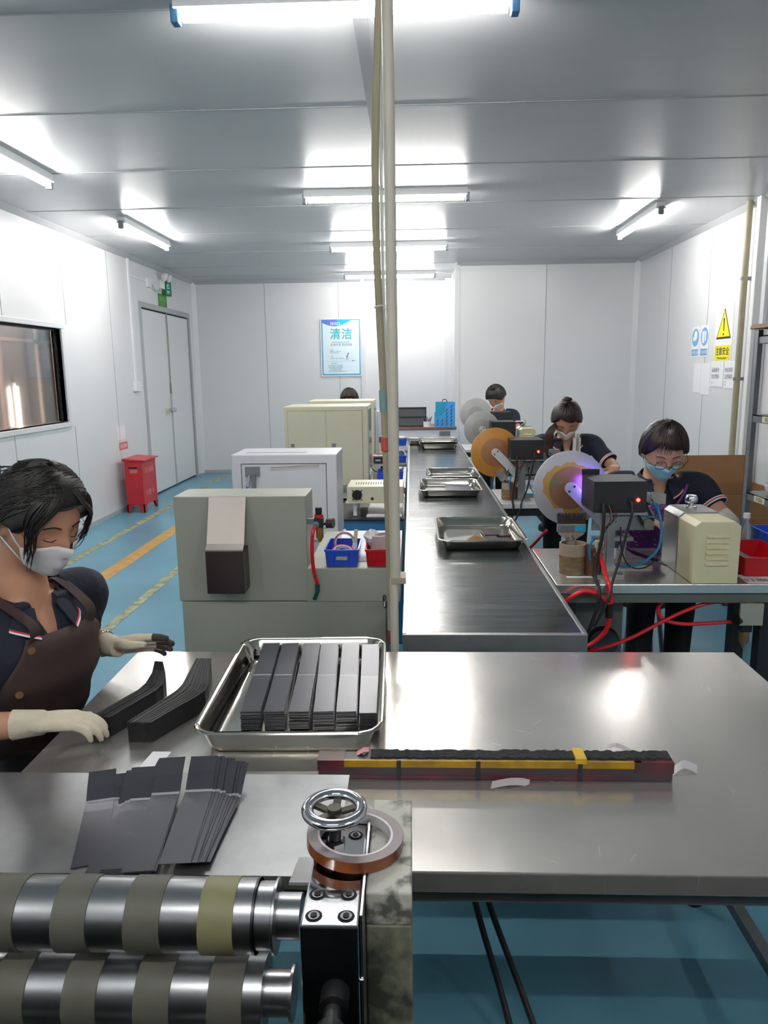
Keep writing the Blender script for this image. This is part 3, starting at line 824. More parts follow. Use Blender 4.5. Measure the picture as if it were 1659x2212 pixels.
o = MB().plate_path([(-0.573, 1.445, TZ + 0.006), (-0.560, 1.505, TZ + 0.014)], (1, 0, 0), 0.042, (0, 0, 1), 0.0005).build('paper_slip', M_paper, smooth=False)
tag(o, 'small white paper slip propped behind the loose strips', 'paper')

# ------------------------------------------------------------------ slitting machine
sl = thing('slitting_machine', 'strip slitting machine with banded roller at the bottom left', 'machine', (-0.3, 0.95, 0))
RY, RZ, RR = 0.913, 0.87, 0.0485
mb = MB(); mb.cyl((-1.25, RY, RZ), (-0.218, RY, RZ), RR, n=64)
mb.build('upper_roller', M_brush, sl)
bx = [(-1.21 + 0.0, 0), ]
edges = [(-0.596, -0.548), (-0.496, -0.447), (-0.396, -0.345), (-0.294, -0.245)]
k = -1
for i in range(7): edges.insert(0, (edges[0][0] - 0.1005, edges[0][1] - 0.1005))
M_band = mat('dark_rubber_band', '#55554c', 0.55, var=0.12, scale=10); M_bando = mat('olive_rubber_band', '#7b7a58', 0.55, var=0.12, scale=10)
for a, b in edges:
    if b < -1.24: continue
    mb = MB(); mb.lathe([(RR - 0.002, 0), (RR + 0.0015, 0.0008), (RR + 0.0015, b - a - 0.0008), (RR - 0.002, b - a)], (a, RY, RZ), (1, 0, 0), n=64)
    mb.build('rubber_band', M_bando if a > -0.3 else M_band, sl)
mb = MB(); mb.lathe([(0.044, 0), (0.044, 0.022), (0.049, 0.024), (0.049, 0.027), (0.030, 0.028), (0.030, 0.06)], (-0.218, RY, RZ), (1, 0, 0), n=48)
mb.build('shaft_collar', M_brush, sl)
MB().lathe([(0.0492, 0), (0.0492, 0.0035)], (-0.2215, RY, RZ), (1, 0, 0), n=48).build('cutting_ring', M_dsteel, sl)
LRZ, LRY = 0.757, 0.90
MB().cyl((-1.25, LRY, LRZ), (-0.21, LRY, LRZ), RR, n=64).build('lower_roller', M_brush, sl)
for a, b in edges:
    if b < -1.24: continue
    MB().lathe([(RR - 0.002, 0), (RR + 0.0015, 0.0008), (RR + 0.0015, b - a - 0.0008), (RR - 0.002, b - a)], (a + 0.01, LRY, LRZ), (1, 0, 0), n=64).build('rubber_band', M_band, sl)
MB().lathe([(0.03, 0), (0.03, 0.035), (0.036, 0.036), (0.036, 0.04)], (-0.21, LRY, LRZ), (1, 0, 0), n=32).build('lower_shaft', M_brush, sl)
# guard plate under the rollers with a screw
g = MB(); g.obox((-0.68, 0.82, 0.690), (1.05, 0.004, 0.12), Matrix.Rotation(0.55, 3, 'X')); gp = g.build('guard_plate', M_brush, sl, smooth=False)
MB().lathe([(0.003, 0.0), (0.003, -0.002), (0.008, -0.002), (0.009, -0.004), (0.0, -0.004)][::-1], (-0.185, 0.805, 0.70), (0, -0.85, 0.5), n=16).build('screw', M_zinc, gp)
# bearing block
mb = MB(); mb.box(-0.146, -0.071, 0.822, 1.045, 0.60, 0.93)
mb.build('bearing_block', M_chrome, sl, smooth=False, bev=0.003)
mb = MB(); mb.box(-0.142, -0.072, 0.826, 1.04, 0.0, 0.60); mb.build('block_foot', M_dsteel, sl, smooth=False)
for x, y in ((-0.130, 0.880), (-0.088, 0.880), (-0.130, 0.840), (-0.088, 0.840), (-0.088, 1.01), (-0.13, 1.01)):
    mb = MB(); mb.lathe([(0.0045, 0.0004), (0.0075, 0.0004), (0.0085, 0.0012), (0.0085, -0.002), (0.0045, -0.002)], (x, y, 0.931), n=20)
    mb.build('socket_screw', M_dsteel, sl)
    MB().cyl((x, y, 0.9300), (x, y, 0.9304), 0.0112, n=24).build('counterbore', M_dark, sl, smooth=False)
    MB().cyl((x, y, 0.9321), (x, y, 0.9326), 0.0047, n=6).build('socket_recess', M_dark, sl, smooth=False)
# side frame, green grey, worn on top
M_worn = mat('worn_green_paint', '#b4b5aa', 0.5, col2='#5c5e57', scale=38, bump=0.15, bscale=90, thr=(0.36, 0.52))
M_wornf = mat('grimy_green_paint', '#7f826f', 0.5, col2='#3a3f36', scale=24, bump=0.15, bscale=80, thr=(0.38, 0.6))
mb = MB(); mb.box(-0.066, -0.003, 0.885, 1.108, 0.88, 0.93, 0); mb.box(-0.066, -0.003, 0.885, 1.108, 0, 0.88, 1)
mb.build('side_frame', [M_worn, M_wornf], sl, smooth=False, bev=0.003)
MB().box(-0.0695, -0.0665, 0.83, 1.06, 0.2, 0.94).build('shim_plate', M_brush, sl, smooth=False)
# handwheel on threaded spindle
hw = thing('x', 'x', 'x') ; bpy.data.objects.remove(hw)
HX, HY, HZ = -0.117, 0.99, 0.987
mb = MB(); mb.torus((HX, HY, HZ), (0, 0, 1), 0.0400, 0.0092, n=48, m=14, sq=0.85)
wheel = mb.build('handwheel', M_chrome, sl)
mb = MB()
for k in range(5):
    a = 2 * PI * k / 5 + 1.5
    d = V((math.cos(a), math.sin(a), 0))
    mb.bar(V((HX, HY, HZ - 0.006)) + d * 0.008, V((HX, HY, HZ - 0.001)) + d * 0.038, 0.011, 0.005, ref=(0, 0, 1))
mb.lathe([(0.004, 0.003), (0.0105, 0.003), (0.011, -0.01), (0.0095, -0.014), (0.0095, -0.002), (0.004, -0.002)], (HX, HY, HZ), n=24)
mb.build('wheel_spokes', mat('grimy_iron', '#4d4a42', 0.55, 0.5, var=0.4, scale=40), wheel)
MB().cyl((HX, HY, 0.93), (HX, HY, HZ - 0.005), 0.009, n=20).build('spindle', M_blackm, sl)
MB().lathe([(0.016, 0), (0.016, 0.006), (0.012, 0.008)], (HX, HY, 0.93), n=6).build('lock_nut', M_dsteel, sl, smooth=False)
mb = MB(); mb.lathe([(0.012, 0.0), (0.012, 0.012), (0.019, 0.016), (0.0195, 0.048), (0.017, 0.052), (0.004, 0.053)], (-0.108, 0.824, 0.795), (0, -1, -0.12), n=32)
mb.build('clamp_knob', M_black, sl)
MB().cyl((-0.071, 0.83, 0.845), (-0.0665, 0.83, 0.845), 0.004).build('pin', M_chrome, sl)
# feed plate
fp = tag(MB().box(-0.84, -0.126, 1.035, 1.335, 0.838, 0.8405).build('feed_plate', M_plate, smooth=False), 'scratched sheet steel plate with loose strips lying on it', 'plate')
for nm, x in (('left', -0.75), ('right', -0.16)):
    o = tag(MB().box(x - 0.02, x + 0.02, 1.20, 1.32, TZ, 0.838).build('support_block', M_dsteel, smooth=False, bev=0.002), '%s dark steel block carrying the feed plate on the table' % nm, 'block')
o = tag(MB().obox((-0.168, 1.005, 0.873), (0.030, 0.10, 0.004), Matrix.Rotation(-0.28, 3, 'X')).build('scraper_plate', M_plate, sl, smooth=False), 'x', 'x')
for kk in ('label', 'category'): del o[kk]
# base frame of the slitter (mostly hidden below)
mb = MB(); mb.box(-1.25, -0.15, 0.86, 0.97, 0, 0.60); mb.build('machine_base', M_wornf, sl, smooth=False)
MB().box(-1.3, 1.25, -0.25, 0.52, 0, 1.03).build('light_blocker', M_blackm, sl, smooth=False, bev=0.01)  # unseen added box: blocks lamp light under the table, darkens reflections

# tape roll leaning over spindle and frame
ta = thing('tape_roll', 'amber adhesive tape roll lying around the handwheel spindle', 'tape', (-0.087, 0.985, 0.933))
c = V((-0.087, 0.987, 0.9415)); ax = V((0.05, 0.03, 1)).normalized()
h = 0.008
MB().lathe([(0.056, -h), (0.0715, -h), (0.0715, h), (0.056, h), (0.056, -h)], c, ax, n=72, cap=False).build('tape', [M_amber], ta)
MB().lathe([(0.0562, h), (0.071, h), (0.071, h + 0.0004), (0.0562, h + 0.0004), (0.0562, h)], c, ax, n=72, cap=False).build('tape_side', M_tapeface, ta)
MB().lathe([(0.0525, -h), (0.056, -h), (0.056, h + 0.0006), (0.0525, h + 0.0006), (0.0525, -h)], c, ax, n=72, cap=False).build('core', M_core, ta)

# loose strips on the feed plate
def loose(near, far, bend, lift, z, label, group, w=0.05):
    bend = 0.75
    n = V((near[0], near[1], z)); f = V((far[0], far[1], z + lift))
    d = (f - n); dh = V((d.x, d.y, 0)).normalized(); side = V((dh.y, -dh.x, 0))
    pts = []
    for k in range(9):
        u = k / 8
        if u < bend: zz = z + 0.0015 * u
        else: zz = z + lift * ((u - bend) / (1 - bend)) ** 0.8
        pts.append(V((n.x + d.x * u, n.y + d.y * u, zz)))
    # crease, its highlight painted on as a pale band
    i = int(bend * 8)
    bend = 0.75; ic = 6
    a_ = pts[ic]; b_ = a_.lerp(pts[ic + 1], 0.12)
    pts.insert(ic + 1, b_)
    mb = MB(); mb.plate_path(pts, side, w, (0, 0, 1), 0.0009)
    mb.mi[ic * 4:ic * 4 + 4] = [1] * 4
    o = mb.build('film_strip', [M_film, M_glint], smooth=False)
    return tag(o, label, 'strip', group)
z0 = 0.842
loose((-0.528, 1.052), (-0.600, 1.293), 0.7, 0.028, z0, 'single loose dark strip lying leftmost on the feed plate', None)
loose((-0.55, 1.12), (-0.545, 1.345), 0.7, 0.018, z0, 'short dark strip partly under the leftmost loose strip', None, 0.036) if False else None
loose((-0.505, 1.10), (-0.556, 1.293), 0.65, 0.024, z0 - 0.001, 'dark strip half covered by the leftmost loose strip', None)
for j in range(8):
    loose((-0.492 + 0.003 * j + random.uniform(-.004, .004), 1.012 + 0.003 * j), (-0.527 + 0.003 * j, 1.293 + random.uniform(-.008, .008)), 0.66, 0.03, z0 + j * 0.0012, 'dark loose strip fanned in the left part of the main pile' if j < 7 else 'topmost strip in the left part of the main loose pile', 'left part of the loose strip pile' if j < 7 else None)
for j in range(9):
    loose((-0.430 + random.uniform(-.004, .004), 1.020 + random.uniform(-.006, .008)), (-0.474 + 0.001 * j, 1.303 + random.uniform(-.008, .008)), 0.66, 0.032, z0 + 0.005 + j * 0.0016, 'dark loose strip fanned in the middle of the main pile' if j < 8 else 'topmost strip in the middle of the main loose pile', 'middle part of the loose strip pile' if j < 8 else None)
for j in range(10):
    loose((-0.3775 + 0.0030 * (9 - j) + random.uniform(-.003, .003), 1.030 + 0.003 * (9 - j)), (-0.402 + 0.0066 * (9 - j), 1.303 + random.uniform(-.006, .004)), 0.62, 0.034, z0 + 0.006 + j * 0.0017, 'dark loose strip fanned at the right edge of the main pile' if j < 9 else 'topmost strip at the right edge of the main loose pile', 'right part of the loose strip pile' if j < 9 else None)

# ------------------------------------------------------------------ long straightedge bar with tapes
sb = thing('blade_bar', 'long dark square bar wrapped in red and yellow tape across the table', 'bar', (0.17, 1.44, TZ))
M_bar = mat('dark_bar', '#37343a', 0.4, var=0.35, scale=12, col2='#4a2c2e')
rb = Matrix.Rotation(0.0, 3, 'Z')
XA, XB, BY0, BY1, BZ1 = -0.20, 0.535, 1.42, 1.462, TZ + 0.043
mb = MB(); mb.box(XA, XB, BY0, BY1, TZ, BZ1); mb.build('bar', M_bar, sb, smooth=False, bev=0.003)
mb = MB()
nx = 90
rg = []
for i in range(nx + 1):
    x = -0.09 + (XB - 0.002 + 0.09) * i / nx
    a = random.uniform(-0.003, 0.003); b2 = random.uniform(-0.002, 0.002); hz = random.uniform(0, 0.004)
    rg.append([V((x, BY0 + 0.008 + a, BZ1 - 0.001)), V((x, BY1 + b2, BZ1 - 0.001)), V((x, BY1 - 0.002 + b2, BZ1 + 0.003 + hz)), V((x, BY0 + 0.011 + a, BZ1 + 0.003 + hz * 0.5))])
mb.rings(rg); mb.build('torn_foam_strip', mat('black_foam', '#25282b', 0.9, var=0.4, scale=80, bump=0.8, bscale=150), sb, smooth=False)
MB().box(-0.145, 0.47, BY0 - 0.0008, BY0 + 0.006, BZ1 - 0.014, BZ1 + 0.0008).build('yellow_tape', mat('worn_yellow_tape', '#b28a14', 0.4, var=0.4, scale=25), sb, smooth=False)
mb = MB(); mb.box(XA - 0.001, -0.145, BY0 - 0.001, BY1 + 0.001, BZ1 - 0.022, BZ1 + 0.001); mb.box(0.455, XB + 0.001, BY0 - 0.001, BY1 + 0.001, BZ1 - 0.024, BZ1 + 0.0008); mb.box(-0.17, 0.45, BY0 - 0.0008, BY0, TZ + 0.004, TZ + 0.011)
mb.build('red_tape', mat('worn_red_tape', '#66242d', 0.4, col2='#3d2328', scale=18), sb, smooth=False)
MB().box(0.335, 0.357, BY0 - 0.002, BY1 + 0.001, BZ1 - 0.003, BZ1 + 0.009).build('yellow_wrap', M_yel, sb, smooth=False)
for x in (-0.035, 0.13, 0.34): MB().box(x, x + 0.009, BY0 - 0.0016, BY0 + 0.002, TZ + 0.002, BZ1 + 0.001).build('dark_wrap', M_filmedge, sb, smooth=False)
MB().plate_path([(-0.12, 1.45, BZ1), (-0.105, 1.452, BZ1 + 0.008), (-0.095, 1.46, BZ1 + 0.004)], (0, 1, 0), 0.02, (0, 0, 1), 0.0005).build('pink_tape_end', mat('pink_tape', '#d9909c', 0.5), sb, smooth=False)
for pts, w, lb in (([(0.16, 1.40, TZ + 0.002), (0.20, 1.405, TZ + 0.007), (0.24, 1.413, TZ + 0.001)], 0.02, 'white film scrap on the table at the front of the long bar'),
                ([(0.545, 1.455, TZ + 0.001), (0.575, 1.47, TZ + 0.012), (0.60, 1.462, TZ + 0.004)], 0.024, 'white film scrap at the right end of the long bar'),
                ([(0.37, 1.47, TZ + 0.01), (0.42, 1.475, TZ + 0.052), (0.46, 1.474, TZ + 0.04), (0.48, 1.472, TZ + 0.03)], 0.012, 'curled white film scrap behind the long bar')):
    tag(MB().plate_path(catmull(pts, 4), (0.3, 1, 0.3), w, (0, 0, 1), 0.0006).build('film_scrap', M_bag, smooth=False), lb, 'scrap')

# ------------------------------------------------------------------ conveyor
cv = thing('conveyor_bench', 'long dark belt conveyor running away down the room', 'conveyor', (0.265, 2.3, 0))
mb = MB(); mb.box(-0.02, 0.55, 2.31, 9.1, 0.765, 0.779); mb.build('belt', M_belt, cv, smooth=False)
mb = MB(); mb.box(-0.034, -0.02, 2.298, 9.11, 0.72, 0.783); mb.build('side_rail', M_alu, cv, smooth=False, bev=0.001)
mb = MB(); mb.box(0.55, 0.564, 2.298, 9.11, 0.72, 0.783); mb.build('side_rail', M_alu, cv, smooth=False, bev=0.001)
mb = MB(); mb.box(-0.034, 0.564, 2.292, 2.312, 0.715, 0.781); mb.build('end_plate', M_alu, cv, smooth=False, bev=0.002)
mb = MB(); mb.box(-0.01, 0.54, 2.32, 9.1, 0.735, 0.76); mb.build('underframe', M_dark, cv, smooth=False)
for y in (2.4, 4.6, 6.8, 9.0):
    for x in (0.0, 0.53): MB().box(x - 0.02, x + 0.02, y - 0.02, y + 0.02, 0, 0.735).build('leg', M_dsteel, cv, smooth=False)
tray(0.337, 3.72, 0.7805, 0.215, 0.30, 0.052, 'nearest steel tray on the conveyor, with dark squares inside', rot=0.0)
tray(0.265, 5.22, 0.7805, 0.218, 0.285, 0.052, 'steel tray on the conveyor, front one of the middle pair')
tray(0.32, 5.86, 0.7805, 0.213, 0.285, 0.052, 'steel tray on the conveyor, rear one of the middle pair')
tray(0.30, 8.35, 0.7805, 0.22, 0.26, 0.062, 'steel tray on the far part of the conveyor, taller double stack')
tray(0.30, 8.36, 0.81, 0.222, 0.262, 0.055, 'steel tray nested in the far taller stack on the conveyor')
tray(0.04, 8.82, 0.7805, 0.10, 0.20, 0.05, 'small steel tray at the far left corner of the conveyor', r=0.04)
def slabt(cx, cy, hx, hy, z0, z1, rot, label):
    o = MB().box(-hx, hx, -hy, hy, 0, z1 - z0).build('film_square', M_film, smooth=False, loc=(0, 0, 0)); o.location = (cx, cy, z0); o.rotation_euler = (0, 0, rot)
    tag(o, label, 'film')
slabt(0.40, 3.60, 0.03, 0.07, 0.785, 0.80, 0.1, 'dark film block in the nearest conveyor tray, front left of four')
slabt(0.465, 3.59, 0.03, 0.07, 0.785, 0.795, 0.12, 'dark film block in the nearest conveyor tray, front right of four')
slabt(0.395, 3.76, 0.032, 0.075, 0.785, 0.803, 0.1, 'dark film block in the nearest conveyor tray, rear left of four')
slabt(0.462, 3.75, 0.03, 0.07, 0.785, 0.80, 0.12, 'dark film block in the nearest conveyor tray, rear right of four')
slabt(0.33, 5.18, 0.09, 0.2, 0.785, 0.80, 0.0, 'dark film sheets filling the right of the front middle tray')

# ------------------------------------------------------------------ upright pole and hoses
pl = thing('service_pole', 'pale upright service pole beside the conveyor reaching the ceiling', 'pole', (-0.055, 2.24, 0))
MB().cyl((-0.054, 2.24, 0.0), (-0.058, 2.24, 0.985), 0.0135, n=20).build('lower_tube', M_beige, pl)
MB().cyl((-0.053, 2.24, 0.985), (-0.061, 2.24, HC), 0.0165, n=20).build('upper_tube', M_beige, pl)
MB().box(-0.066, -0.02, 2.222, 2.30, 0.972, 0.990).build('bracket', M_dbeige, pl, smooth=False)
o = MB().tube([(-0.072, 2.30, HC), (-0.082, 2.30, 2.7), (-0.1, 2.32, 2.3), (-0.102, 2.32, 2.05), (-0.095, 2.31, 1.8), (-0.085, 2.3, 1.55), (-0.078, 2.29, 1.3), (-0.072, 2.285, 1.0), (-0.07, 2.285, 0.8)], 0.0115, n=10).build('hose_bundle', M_dbeige)
tag(o, 'khaki cable hose tied along the left side of the upright pole', 'hose')
o = MB().tube([(-0.074, 2.315, HC), (-0.085, 2.33, 2.4), (-0.083, 2.335, 1.9), (-0.075, 2.32, 1.5)], 0.005, n=8).build('thin_cable', M_trim)
tag(o, 'thin grey cable running between the pole and the khaki hose', 'cable')
mb = MB(); mb.torus((-0.078, 2.285, 1.81), (0, 0.1, 1), 0.03, 0.0018, n=24, m=6); tag(mb.build('cable_tie', M_white), 'pale cable tie round the pole and hose', 'cable tie')
mb = MB(); mb.cyl((-0.0855, 2.2965, 1.50), (-0.0875, 2.2985, 1.565), 0.0122, n=12); tag(mb.build('hose_wrap', mat('blue_wrap', '#7fa3a5', 0.5)), 'faded blue tape wrapped round the khaki hose', 'tape')
mb = MB(); mb.cyl((-0.081, 2.2845, 1.38), (-0.0835, 2.2865, 1.42), 0.0125, n=12); tag(mb.build('hose_wrap', mat('red_wrap', '#c0564a', 0.5)), 'small red tape mark on the khaki hose below the blue one', 'tape')
# ------------------------------------------------------------------ left machine row
def bin_mesh(x0, x1, y0, y1, z0, z1, t=0.004, fl=0.008):
    c = ((x0 + x1) / 2, (y0 + y1) / 2); hx, hy = (x1 - x0) / 2, (y1 - y0) / 2
    R = [rrect(hx - fl, hy - fl, 0.008, z0, c, 3), rrect(hx - 0.003, hy - 0.003, 0.01, z1 - 0.008, c, 3), rrect(hx, hy, 0.012, z1 - 0.008, c, 3), rrect(hx, hy, 0.012, z1, c, 3),
         rrect(hx - t - 0.002, hy - t - 0.002, 0.008, z1, c, 3), rrect(hx - fl - t, hy - fl - t, 0.006, z0 + t, c, 3)]
    mb = MB(); mb.rings(R); return mb
def parts_bin(x0, x1, y0, y1, z0, z1, m, label, plate=False, ribs=True):
    t = thing('parts_bin', label, 'bin', ((x0 + x1) / 2, (y0 + y1) / 2, z0))
    bin_mesh(x0, x1, y0, y1, z0, z1).build('body', m, t, ang=30)
    if ribs:
        for u in (0.27, 0.68):
            x = x0 + (x1 - x0) * u
            MB().box(x - 0.0015, x + 0.0015, y0 + 0.001, y0 + 0.01, z0 + 0.004, z1 - 0.01).build('rib', m, t, smooth=False)
    if plate:
        xc = (x0 + x1) / 2
        MB().prism([(-0.022, -0.006), (0.02, -0.008), (0.024, 0.006), (-0.018, 0.007)], 0.001, (xc, y0 + 0.003, (z0 + z1) / 2)).build('label_holder', M_dbeige, t, smooth=False)
    return t
g = thing('grey_machine', 'grey-green box machine with metal chute on its front', 'machine', (-0.63, 2.9, 0))
gx0, gx1, gy0, gy1, gz0, gz1 = -0.876, -0.388, 2.65, 2.84, 0.782, 1.18
MB().box(gx0, gx1, gy0, gy1, gz0, gz1).build('housing', M_mgrey, g, smooth=False, bev=0.003)
mb = MB(); mb.box(-0.87, -0.10, 2.655, 3.32, 0.0, 0.778); mb.box(-0.395, -0.045, 2.65, 3.30, 0.778, 0.907)
mb.build('base_cabinet', M_mgrey, g, smooth=False, bev=0.003)
M_ally = mat('pale_sheet_metal', '#c3bcb4', 0.35, 0.6, var=0.1, scale=5)
# chute: sloping plate then box
cx0, cx1 = -0.742, -0.606
mb = MB(); mb.prism([(2.650, 1.178), (2.650, 1.172), (2.585, 1.012), (2.560, 0.995), (2.560, 1.001), (2.583, 1.018), (2.645, 1.178)], cx1 - cx0, (cx0, 0, 0), ((0, 1, 0), (0, 0, 1), (1, 0, 0)))
ch = mb.build('chute_plate', M_ally, g, smooth=False)
mb = MB(); mb.box(cx0, cx1, 2.556, 2.65, 0.838, 0.997)
mb.build('chute_box', mat('dark_chute_metal', '#52494a', 0.3, 0.7, var=0.2, scale=5), g, smooth=False, bev=0.002)
mb = MB()
for k in range(9): mb.ell((cx0 + 0.035 + 0.008 * k + random.uniform(-.003, .003), 2.6465 + random.uniform(-0.002, 0), 1.166 + random.uniform(-.012, .004)), (0.007, 0.002, 0.004 + random.uniform(0, .006)), nu=8, nv=5)
mb.build('glue_stain', mat('dark_glue', '#574c45', 0.6), ch)
# regulator on the right face
rg_ = thing('air_regulator', 'black air regulator with round gauge on the grey machine', 'regulator', (-0.345, 2.68, 1.0))
mb = MB(); mb.box(-0.362, -0.328, 2.665, 2.70, 1.058, 1.095); mb.cyl((-0.345, 2.682, 1.105), (-0.345, 2.682, 1.132), 0.0125, n=16); mb.build('body', M_black, rg_, bev=0.002)
MB().cyl((-0.345, 2.682, 1.095), (-0.345, 2.682, 1.106), 0.0165, n=20).build('lock_ring', M_hosered, rg_)
mb = MB(); mb.cyl((-0.328, 2.682, 1.07), (-0.315, 2.682, 1.07), 0.005); mb.cyl((-0.315, 2.682, 1.073), (-0.290, 2.676, 1.073), 0.019, n=24); mb.build('gauge', M_black, rg_)
mb = MB(); mb.lathe([(0.012, 0.058), (0.014, 0.05), (0.014, 0.02), (0.008, 0.008), (0.003, 0.0)], (-0.343, 2.682, 1.0), n=16); mb.build('filter_bowl', M_amberb, rg_)
MB().bar((-0.39, 2.682, 1.08), (-0.36, 2.682, 1.08), 0.015, 0.02).build('mount', M_zinc, rg_, smooth=False)
MB().cyl((-0.353, 2.668, 1.072), (-0.353, 2.655, 1.068), 0.011, n=14).build('teal_fitting', mat('teal_plastic', '#4a9a97', 0.4), rg_)
h_ = thing('red_air_hose', 'red hose hanging from the regulator down the grey machine', 'hose', (-0.36, 2.65, 0.83))
MB().tube([(-0.354, 2.655, 1.068), (-0.364, 2.640, 1.04), (-0.368, 2.637, 0.97), (-0.364, 2.640, 0.90), (-0.352, 2.645, 0.845)], 0.0068, n=10).build('hose', M_hosered, h_)
mb = MB(); mb.cyl((-0.353, 2.645, 0.848), (-0.353, 2.645, 0.822), 0.009); mb.cyl((-0.353, 2.643, 0.822), (-0.366, 2.645, 0.79), 0.007); mb.build('connector', mat('dark_teal', '#1d4f4d', 0.4), h_)
hwv = thing('valve_handwheel', 'small dark handwheel on the front of the grey base', 'handwheel', (-0.09, 2.6, 0.79))
MB().torus((-0.100, 2.57, 0.805), (1, 0.25, 0), 0.022, 0.0035, n=28, m=8).build('rim', M_dsteel, hwv)
mb = MB(); mb.cyl((-0.100, 2.57, 0.805), (-0.06, 2.58, 0.805), 0.005)
for k in range(3):
    a = 2 * PI * k / 3; mb.bar((-0.1, 2.57, 0.805), (-0.1, 2.57 + 0.02 * math.cos(a), 0.805 + 0.02 * math.sin(a)), 0.004, 0.003)
mb.box(-0.07, -0.05, 2.57, 2.655, 0.797, 0.813)
mb.build('stem', M_alu, hwv)
o = MB(); o.ell((-0.077, 2.56, 0.675), (0.012, 0.012, 0.035)); o.cyl((-0.077, 2.56, 0.675), (-0.077, 2.66, 0.675), 0.009)
tag(o.build('stop_valve', M_hosered), 'red valve handle low on the grey base beside the pole', 'valve')
# items on the right ledge
LZ2 = 0.907
tag(MB().box(-0.31, -0.045, 2.75, 3.30, LZ2, LZ2 + 0.003).build('paper_sheet', M_paper, smooth=False), 'white sheet under the bins on the grey ledge', 'paper')
parts_bin(-0.328, -0.197, 2.66, 2.86, LZ2 + 0.003, 0.975, M_bluep, 'blue plastic bin with tape rolls on the grey machine ledge', True)
parts_bin(-0.176, -0.045, 2.66, 2.86, LZ2 + 0.003, 0.975, M_redp, 'red plastic bin filled with film rolls beside the upright pole')
def roll(c, ax, R, w, t, label, m_in=M_core, m_out=M_tapeface):
    T = thing('tape_roll', label, 'tape', c)
    MB().lathe([(R - t, -w / 2), (R, -w / 2), (R, w / 2), (R - t, w / 2), (R - t, -w / 2)], c, ax, n=40, cap=False).build('tape', m_out, T)
    MB().lathe([(R - t - 0.003, -w / 2 - 0.0005), (R - t, -w / 2 - 0.0005), (R - t, w / 2 + 0.0005), (R - t - 0.003, w / 2 + 0.0005), (R - t - 0.003, -w / 2 - 0.0005)], c, ax, n=40, cap=False).build('core', m_in, T)
roll((-0.262, 2.79, 0.972), (0.25, -1, 0.25), 0.042, 0.010, 0.006, 'mauve tape roll standing upright in the blue bin', M_core, mat('mauve_tape', '#9a6f7c', 0.4))
roll((-0.262, 2.72, 0.955), (0.15, -0.35, 1), 0.040, 0.012, 0.006, 'red tape roll lying tilted at the front of the blue bin', M_core, M_redp)
b = thing('small_brush', 'pale bristle brush standing in the blue bin', 'brush', (-0.215, 2.74, 0.93))
MB().obox((-0.215, 2.75, 1.005), (0.014, 0.006, 0.055), Matrix.Rotation(0.08, 3, 'Y')).build('handle', mat('pale_wood', '#cbbf98', 0.6), b, smooth=False)
MB().obox((-0.218, 2.75, 0.968), (0.016, 0.009, 0.024)).build('ferrule', M_paper, b, smooth=False)
MB().obox((-0.219, 2.75, 0.948), (0.018, 0.008, 0.022)).build('bristles', mat('bristle', '#b9a76c', 0.8), b, smooth=False)
fr = thing('film_roll', 'folded pack of milky film heaped in the red bin', 'film', (-0.11, 2.76, 0.93))
for k in range(9):
    zz = 0.955 + 0.0062 * k
    mb = MB()
    pts = []
    for i in range(24):
        a = 2 * PI * i / 24
        pts.append(V((-0.108 + (0.055 - 0.001 * k) * math.cos(a) + 0.002 * random.uniform(-1, 1), 2.77 + 0.05 * math.sin(a), zz + 0.006 * math.cos(a + 0.5))))
    rgs = [[p, p + V((0, 0, 0.006)), (p - V((-0.108, 2.77, zz))) * 0.82 + V((-0.108, 2.77, zz + 0.006)), (p - V((-0.108, 2.77, zz))) * 0.82 + V((-0.108, 2.77, zz))] for p in pts]
    rgs.append(rgs[0]); mb.rings(rgs, True, False, False)
    mb.build('film_layer', mat('pinkish_film', '#c9bcbf', 0.35, var=0.1, scale=30), fr)
mb = MB(); mb.ell((-0.155, 2.80, 0.99), (0.03, 0.05, 0.03), nu=10, nv=7)
for i, v in enumerate(mb.v): mb.v[i] = v + V((random.uniform(-.006, .006), random.uniform(-.006, .006), random.uniform(-.006, .006)))
mb.build('crumpled_wrap', M_bag, fr, smooth=False)

# benches of the left row
def bench(x0, x1, y0, y1, z, label, m_top, m_leg, thick=0.03, apron=0.05, name='workbench', lw=0.04, cat='bench'):
    t = thing(name, label, cat, ((x0 + x1) / 2, (y0 + y1) / 2, 0))
    MB().box(x0, x1, y0, y1, z - thick, z).build('tabletop', m_top, t, smooth=False, bev=0.002)
    mb = MB(); a = z - thick - apron
    mb.box(x0 + 0.01, x1 - 0.01, y0 + 0.01, y0 + 0.03, a, z - thick); mb.box(x0 + 0.01, x1 - 0.01, y1 - 0.03, y1 - 0.01, a, z - thick)
    mb.box(x0 + 0.01, x0 + 0.03, y0 + 0.03, y1 - 0.03, a, z - thick); mb.box(x1 - 0.03, x1 - 0.01, y0 + 0.03, y1 - 0.03, a, z - thick)
    mb.build('apron_frame', m_leg, t, smooth=False)
    for x in (x0 + 0.03, x1 - 0.03):
        for y in (y0 + 0.03, y1 - 0.03): MB().box(x - lw / 2, x + lw / 2, y - lw / 2, y + lw / 2, 0, a).build('leg', m_leg, t, smooth=False)
    return t
